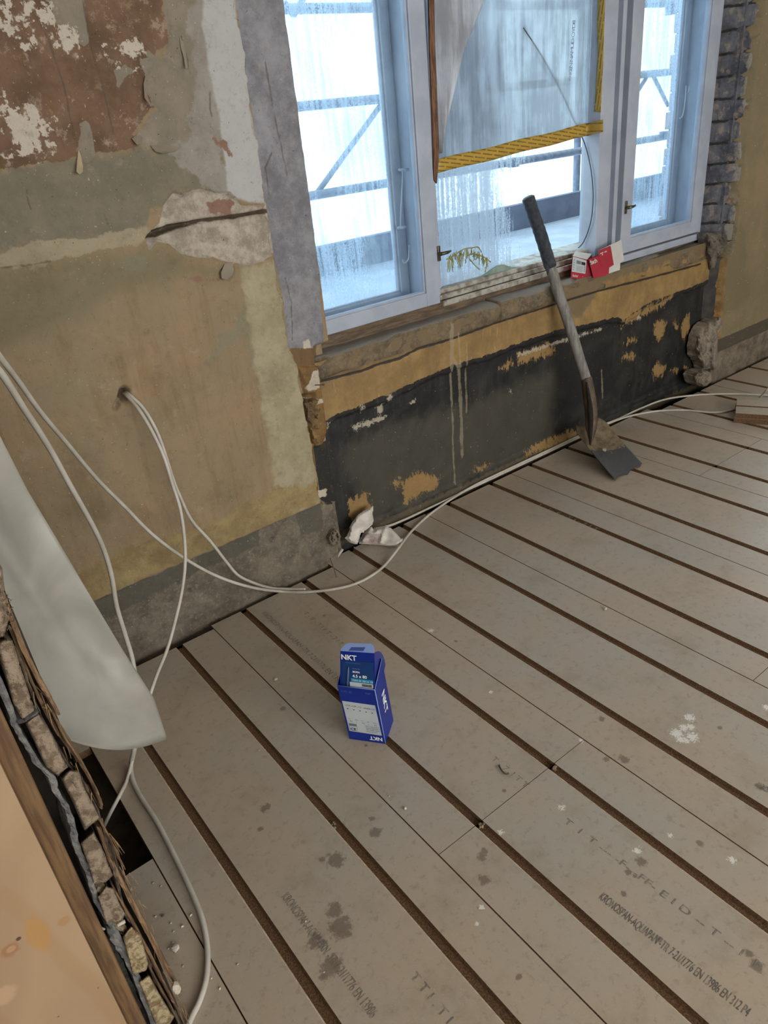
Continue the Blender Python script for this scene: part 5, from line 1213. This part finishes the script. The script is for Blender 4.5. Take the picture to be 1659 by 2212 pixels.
blocks = [([(-60, 60), (10, 60), (45, 300), (20, 390), (-50, 380)], MPT), ([(-20, 410), (30, 385), (62, 400), (168, 735), (105, 785), (60, 700)], MPT), ([(118, 785), (182, 738), (240, 830), (325, 1000), (275, 1045), (215, 1000)], MPT),
          ([(285, 1050), (330, 1010), (372, 1012), (400, 1090), (475, 1240), (400, 1300), (360, 1200)], MPT), ([(375, 1355), (442, 1298), (480, 1370), (535, 1510), (500, 1545), (440, 1555)], MPT), ([(455, 1610), (500, 1560), (535, 1570), (590, 1690), (575, 1730), (500, 1745)], MPT),
          ([(575, 1800), (620, 1745), (665, 1790), (705, 1930), (690, 1965), (625, 1985)], MPC), ([(650, 2010), (705, 1975), (760, 2080), (825, 2180), (800, 2230), (730, 2215)], MPC), ([(740, 2240), (835, 2215), (900, 2420), (820, 2460)], MPC)]
for i, (pl_, mt) in enumerate(blocks):
    ragged('plaster_block', Zc(pl_), YP, YP+.09, 100+i, mt, None, 0.014, wp, 40, .09)
# grey plaster skim left of the blocks, mortar between them
def strip(name, pts, w_, y0, y1, mat, seed, jit=1.5, parent=None, sub=5):
    """ragged long strip following a line of the cut edge"""
    r = random.Random(seed); c = spline([Vector((a, b, 0)) for a, b in pts], sub); n = len(c); ws = [w_]*n if not isinstance(w_, (list, tuple)) else [np.interp(i/(n-1), np.linspace(0, 1, len(w_)), w_) for i in range(n)]
    Lf = [(q.x-ws[i]/2+r.uniform(-jit, jit), q.y) for i, q in enumerate(c)]; Rt = [(q.x+ws[i]/2+r.uniform(-jit, jit), q.y) for i, q in enumerate(c)]
    bm = bmesh.new(); rows = []
    for i in range(n):
        yy = y0+r.uniform(-.003, .003); a = P(*Lf[i], y=yy); b = P(*Rt[i], y=yy); m_ = a.lerp(b, .5); m_.y -= .003
        rows.append([bm.verts.new(q) for q in (a, m_, b, Vector((b.x, y1, b.z)), Vector((a.x, y1, a.z)))])
    for i in range(n-1):
        for k in range(5): bm.faces.new((rows[i][k], rows[i][(k+1) % 5], rows[i+1][(k+1) % 5], rows[i+1][k]))
    bm.faces.new(rows[0]); bm.faces.new(rows[-1][::-1])
    return obj(name, bm, mat, parent)
strip('plaster_skim', Zc([(-20, 560), (45, 720), (80, 820), (130, 900), (180, 985), (245, 1050), (262, 1110), (310, 1180), (345, 1280), (360, 1370), (400, 1460), (430, 1540), (460, 1640), (510, 1720), (560, 1810), (600, 1900), (650, 2010), (710, 2160), (800, 2400)]), [16, 14, 15, 13, 17, 12, 14, 16, 18], YP+.010, YP+.09, MGP, 1, 2.2, wp)
strip('rough_mortar', Zc([(20, 390), (62, 420), (120, 560), (180, 730), (240, 850), (330, 1000), (390, 1060), (470, 1230), (500, 1330), (545, 1500), (585, 1670), (620, 1740), (690, 1880), (735, 2010), (830, 2180), (920, 2400)]), [7, 6, 8, 6], YP+.020, YP+.09, plain('dark_mortar', (120, 104, 86), (70, 60, 50), .95, 40, bump=.8), 2, 2.0, wp)
o = strip('mortar_joint', Zc([(85, 790), (120, 780), (180, 740)]), 5, YP+.004, YP+.08, MGP, 7, 1, wp)
strip('rough_mortar', Zc([(470, 1560), (520, 1640), (560, 1740), (600, 1790)]), [18, 30, 26, 18], YP+.014, YP+.09, MPT, 8, 2.5, wp)
strip('rough_mortar', Zc([(520, 1760), (550, 1830), (590, 1900)]), [14, 18, 10], YP+.012, YP+.09, MGP, 9, 2.5, wp)
strip('insulation_wool', Zc([(470, 1780), (520, 1880), (560, 1980), (610, 2100), (690, 2260), (760, 2420)]), [26, 40, 46, 44, 50], YP+.045, YP+.09, plain('dusty_grey_wool', (110, 108, 104), (78, 74, 70), .98, 40, bump=.9), 10, 2, wp)
# laths on the far side, splintered
laths = [([(10, 190), (40, 260), (80, 360), (130, 480), (190, 600), (240, 680), (275, 750)], [14, 13, 12, 9], 0), ([(45, 330), (110, 500), (180, 660), (250, 800), (320, 900), (400, 1010), (470, 1150), (478, 1195)], [7, 8, 9, 8, 6], .012),
         ([(250, 740), (300, 850), (360, 940), (420, 1040), (465, 1130)], [5, 7, 6], -.004), ([(470, 1250), (520, 1340), (560, 1430), (590, 1480)], [5, 6, 4], -.01), ([(465, 1280), (500, 1380), (545, 1490), (600, 1590), (660, 1710), (720, 1820), (770, 1920), (830, 2020), (850, 2060)], [9, 12, 13, 11, 9], .006),
         ([(545, 1590), (620, 1720), (690, 1850), (760, 1990), (820, 2110)], [6, 8, 7, 5], .0), ([(590, 1700), (650, 1800), (720, 1930), (790, 2060), (850, 2170), (880, 2240)], [5, 6, 6, 5], .015), ([(700, 1930), (760, 2050), (815, 2140)], [4, 5, 3], -.006)]
for i, (l, wds, off) in enumerate(laths):
    strip('lath', Zc(l), wds, YP+.014+off, YP+.075+off, MLT, 30+i, .9, wp)
bm = bmesh.new()   # straw and splinters between the laths
r = random.Random(12)
for k in range(60):
    t = r.random(); a, b = (lerp(60, 860, t)+r.uniform(-14, 26), lerp(420, 2150, t)); a += 40*math.sin(t*math.pi)-10
    q = P(a/2.187, 1200+b/2.187, y=YP+.012+r.uniform(0, .03)); d = Vector((r.uniform(-.006, .010), r.uniform(-.01, .01), -r.uniform(.02, .06)))
    tube(bm, [q, q+d*.5+Vector((r.uniform(-.002, .002), 0, 0)), q+d], [.0009, .0008, .0004], 4)
o = obj('straw_splinters', bm, plain('straw', (150, 124, 90), (112, 88, 62), .9, 40), wp); o['kind'] = 'stuff'
bm = bmesh.new(); chunk(bm, P(380, 2135, y=YP-.004), .012, 3, .5, 2, (.7, .7, 1.3)); obj('plaster_scrap', bm, MCR, wp)
bm = bmesh.new(); tube(bm, [P(201, 2000, y=YP+.0), P(225, 2007, y=YP+.01)], .0022, 6); tube(bm, [P(253, 1999, y=YP-.004), P(270, 1990, y=YP-.004)], .003, 6); obj('plaster_pin', bm, MCR, wp)
bm = bmesh.new(); r = random.Random(5)
for k in range(70):
    q = P(r.uniform(4, 22)+k*.18, 1290+k*1.0+r.uniform(-4, 4), y=YP+r.uniform(0, .02)); d = Vector((r.uniform(-.003, .003), r.uniform(-.004, .003), r.uniform(-.005, .005))); tube(bm, [q, q+d], [.0007, .0005], 3)
o = obj('felt_fibres', bm, plain('grey_brown_felt', (120, 108, 94), (84, 74, 64), .95, 60), wp); o['kind'] = 'stuff'
# timber batten and plywood sheet on the near side
MBT2 = plain('old_timber_batten', (128, 98, 64), (96, 72, 50), 0.75, 9, bump=0.25, vec=(14, 6, 1.0))
x0 = P(200, 2090, y=YP).x
bm = bmesh.new(); box(bm, (-0.036, YP-.010, 0.0), (-0.008, YP+.10, 2.6), 0.005); tag(obj('timber_batten', bm, MBT2), 'upright brown timber batten between the plywood sheet and the broken plaster', 'batten')
def M_ply():
    m = NT('plywood_face')
    n = m.noise(1.0, 4, 0.55, m.vec((3.2, 1, 1.1)), dist=1.2)
    w_ = m.n('TexWave', wave_type='RINGS', rings_direction='Y'); m.t.links.new(m.vec((1.2, 1, 0.5), loc=(0.5, 0, -0.2)), w_.inputs['Vector']); w_.inputs['Scale'].default_value = 2.6; w_.inputs['Distortion'].default_value = 7; w_.inputs['Detail'].default_value = 3; w_.inputs['Detail Scale'].default_value = 0.7
    c = m.mix(m.ss(n, 0.35, 0.65), (164, 138, 108), (150, 125, 97))
    c = m.mix(m.math('MULTIPLY', m.ss(w_.outputs['Fac'], 0.82, 1.0), 0.28), c, (148, 112, 78))
    def spot(px, py, r, col_, amt, nz=60, sq=1.0):
        q = P(px, py, y=0.80); d = m.n('VectorMath', operation='DISTANCE'); m.t.links.new(m.vec((1, 1, sq), loc=(0, 0, 0)), d.inputs[0]); d.inputs[1].default_value = (q.x, 0.80, q.z*sq)
        v = m.math('ADD', m.math('MULTIPLY_ADD', d.outputs['Value'], -1/r, 1.0), m.math('MULTIPLY', m.math('SUBTRACT', m.noise(nz, 4, .7), .5), .8))
        return m.math('MULTIPLY', m.ss(v, 0, .4), amt), col_
    for a in ((22, 2052, .014, (140, 98, 66), .7), (24, 2050, .007, (166, 132, 98), .8), (40, 2028, .004, (70, 44, 30), .9), (82, 2020, .016, (166, 122, 62), .6, 30, .35), (8, 2150, .02, (186, 154, 122), .5), (212, 2134, .002, (100, 66, 44), .8), (126, 2196, .0018, (100, 66, 44), .8), (138, 1990, .01, (150, 108, 70), .5)):
        f, cc = spot(*a); c = m.mix(f, c, cc)
    m.color(c, 0.6, spec=0.35); m.bump(m.noise(1, 5, .7, m.vec((220, 1, 14))), 0.08, .003); return m.m
xe = P(135, 1926, y=.80).x
bm = bmesh.new(); box(bm, (-1.15, .80, 0.0), (xe, .815, 1.35), .0008); tag(obj('plywood_sheet', bm, M_ply()), 'pale plywood sheet standing upright at the lower left foreground', 'plywood')

# ---------------------------------------------------------------- hanging sheet of translucent plastic behind the partition
def M_hang():
    m = NT('milky_polythene'); t = m.t
    n = m.noise(7, 4, .6, dist=.8); c = m.mix(m.ss(n, .3, .7), (200, 198, 190), (182, 180, 170))
    b = m.n('BsdfDiffuse'); t.links.new(c, b.inputs[0]); tl = m.n('BsdfTranslucent'); t.links.new(c, tl.inputs[0]); g = m.n('BsdfGlossy'); g.inputs['Roughness'].default_value = .35
    a = m.n('MixShader'); a.inputs[0].default_value = .45; t.links.new(b.outputs[0], a.inputs[1]); t.links.new(tl.outputs[0], a.inputs[2])
    a2 = m.n('MixShader'); a2.inputs[0].default_value = .04; t.links.new(a.outputs[0], a2.inputs[1]); t.links.new(g.outputs[0], a2.inputs[2])
    tr = m.n('BsdfTransparent'); a3 = m.n('MixShader'); a3.inputs[0].default_value = .90; t.links.new(tr.outputs[0], a3.inputs[1]); t.links.new(a2.outputs[0], a3.inputs[2])
    t.links.new(a3.outputs[0], m.out.inputs[0]); t.nodes.remove(m.b); return m.m
SR = [(-150, 700), (-60, 850), (0, 942), (60, 1060), (120, 1160), (180, 1262), (230, 1345), (270, 1412), (300, 1458), (332, 1508), (361, 1596)]
SL = [(-420, 740), (-360, 900), (-300, 1000), (-230, 1100), (-170, 1200), (-110, 1290), (-50, 1380), (10, 1450), (60, 1520), (100, 1565), (143, 1596)]
def hang_fn(u, v):
    t = v*(len(SR)-1); i = min(int(t), len(SR)-2); f = t-i
    r = (lerp(SR[i][0], SR[i+1][0], f), lerp(SR[i][1], SR[i+1][1], f)); l = (lerp(SL[i][0], SL[i+1][0], f), lerp(SL[i][1], SL[i+1][1], f))
    a, b = lerp(l[0], r[0], u), lerp(l[1], r[1], u)
    b += 24*math.sin(u*math.pi)**0.9*max(0, v-.8)/.2
    y = 1.10+0.05*u+0.012*math.sin(u*7+v*5)+0.008*math.sin(v*17-u*4)-0.03*math.exp(-((u-.62)/.10)**2)*(1-v)-.02*(1-u)*v
    return P(a, b, y=y)
hs = sheet('polythene_sheet', hang_fn, 40, 60, M_hang(), .0008)
tag(hs, 'milky grey plastic sheet hanging slantwise at the left in front of the cables', 'plastic sheet')
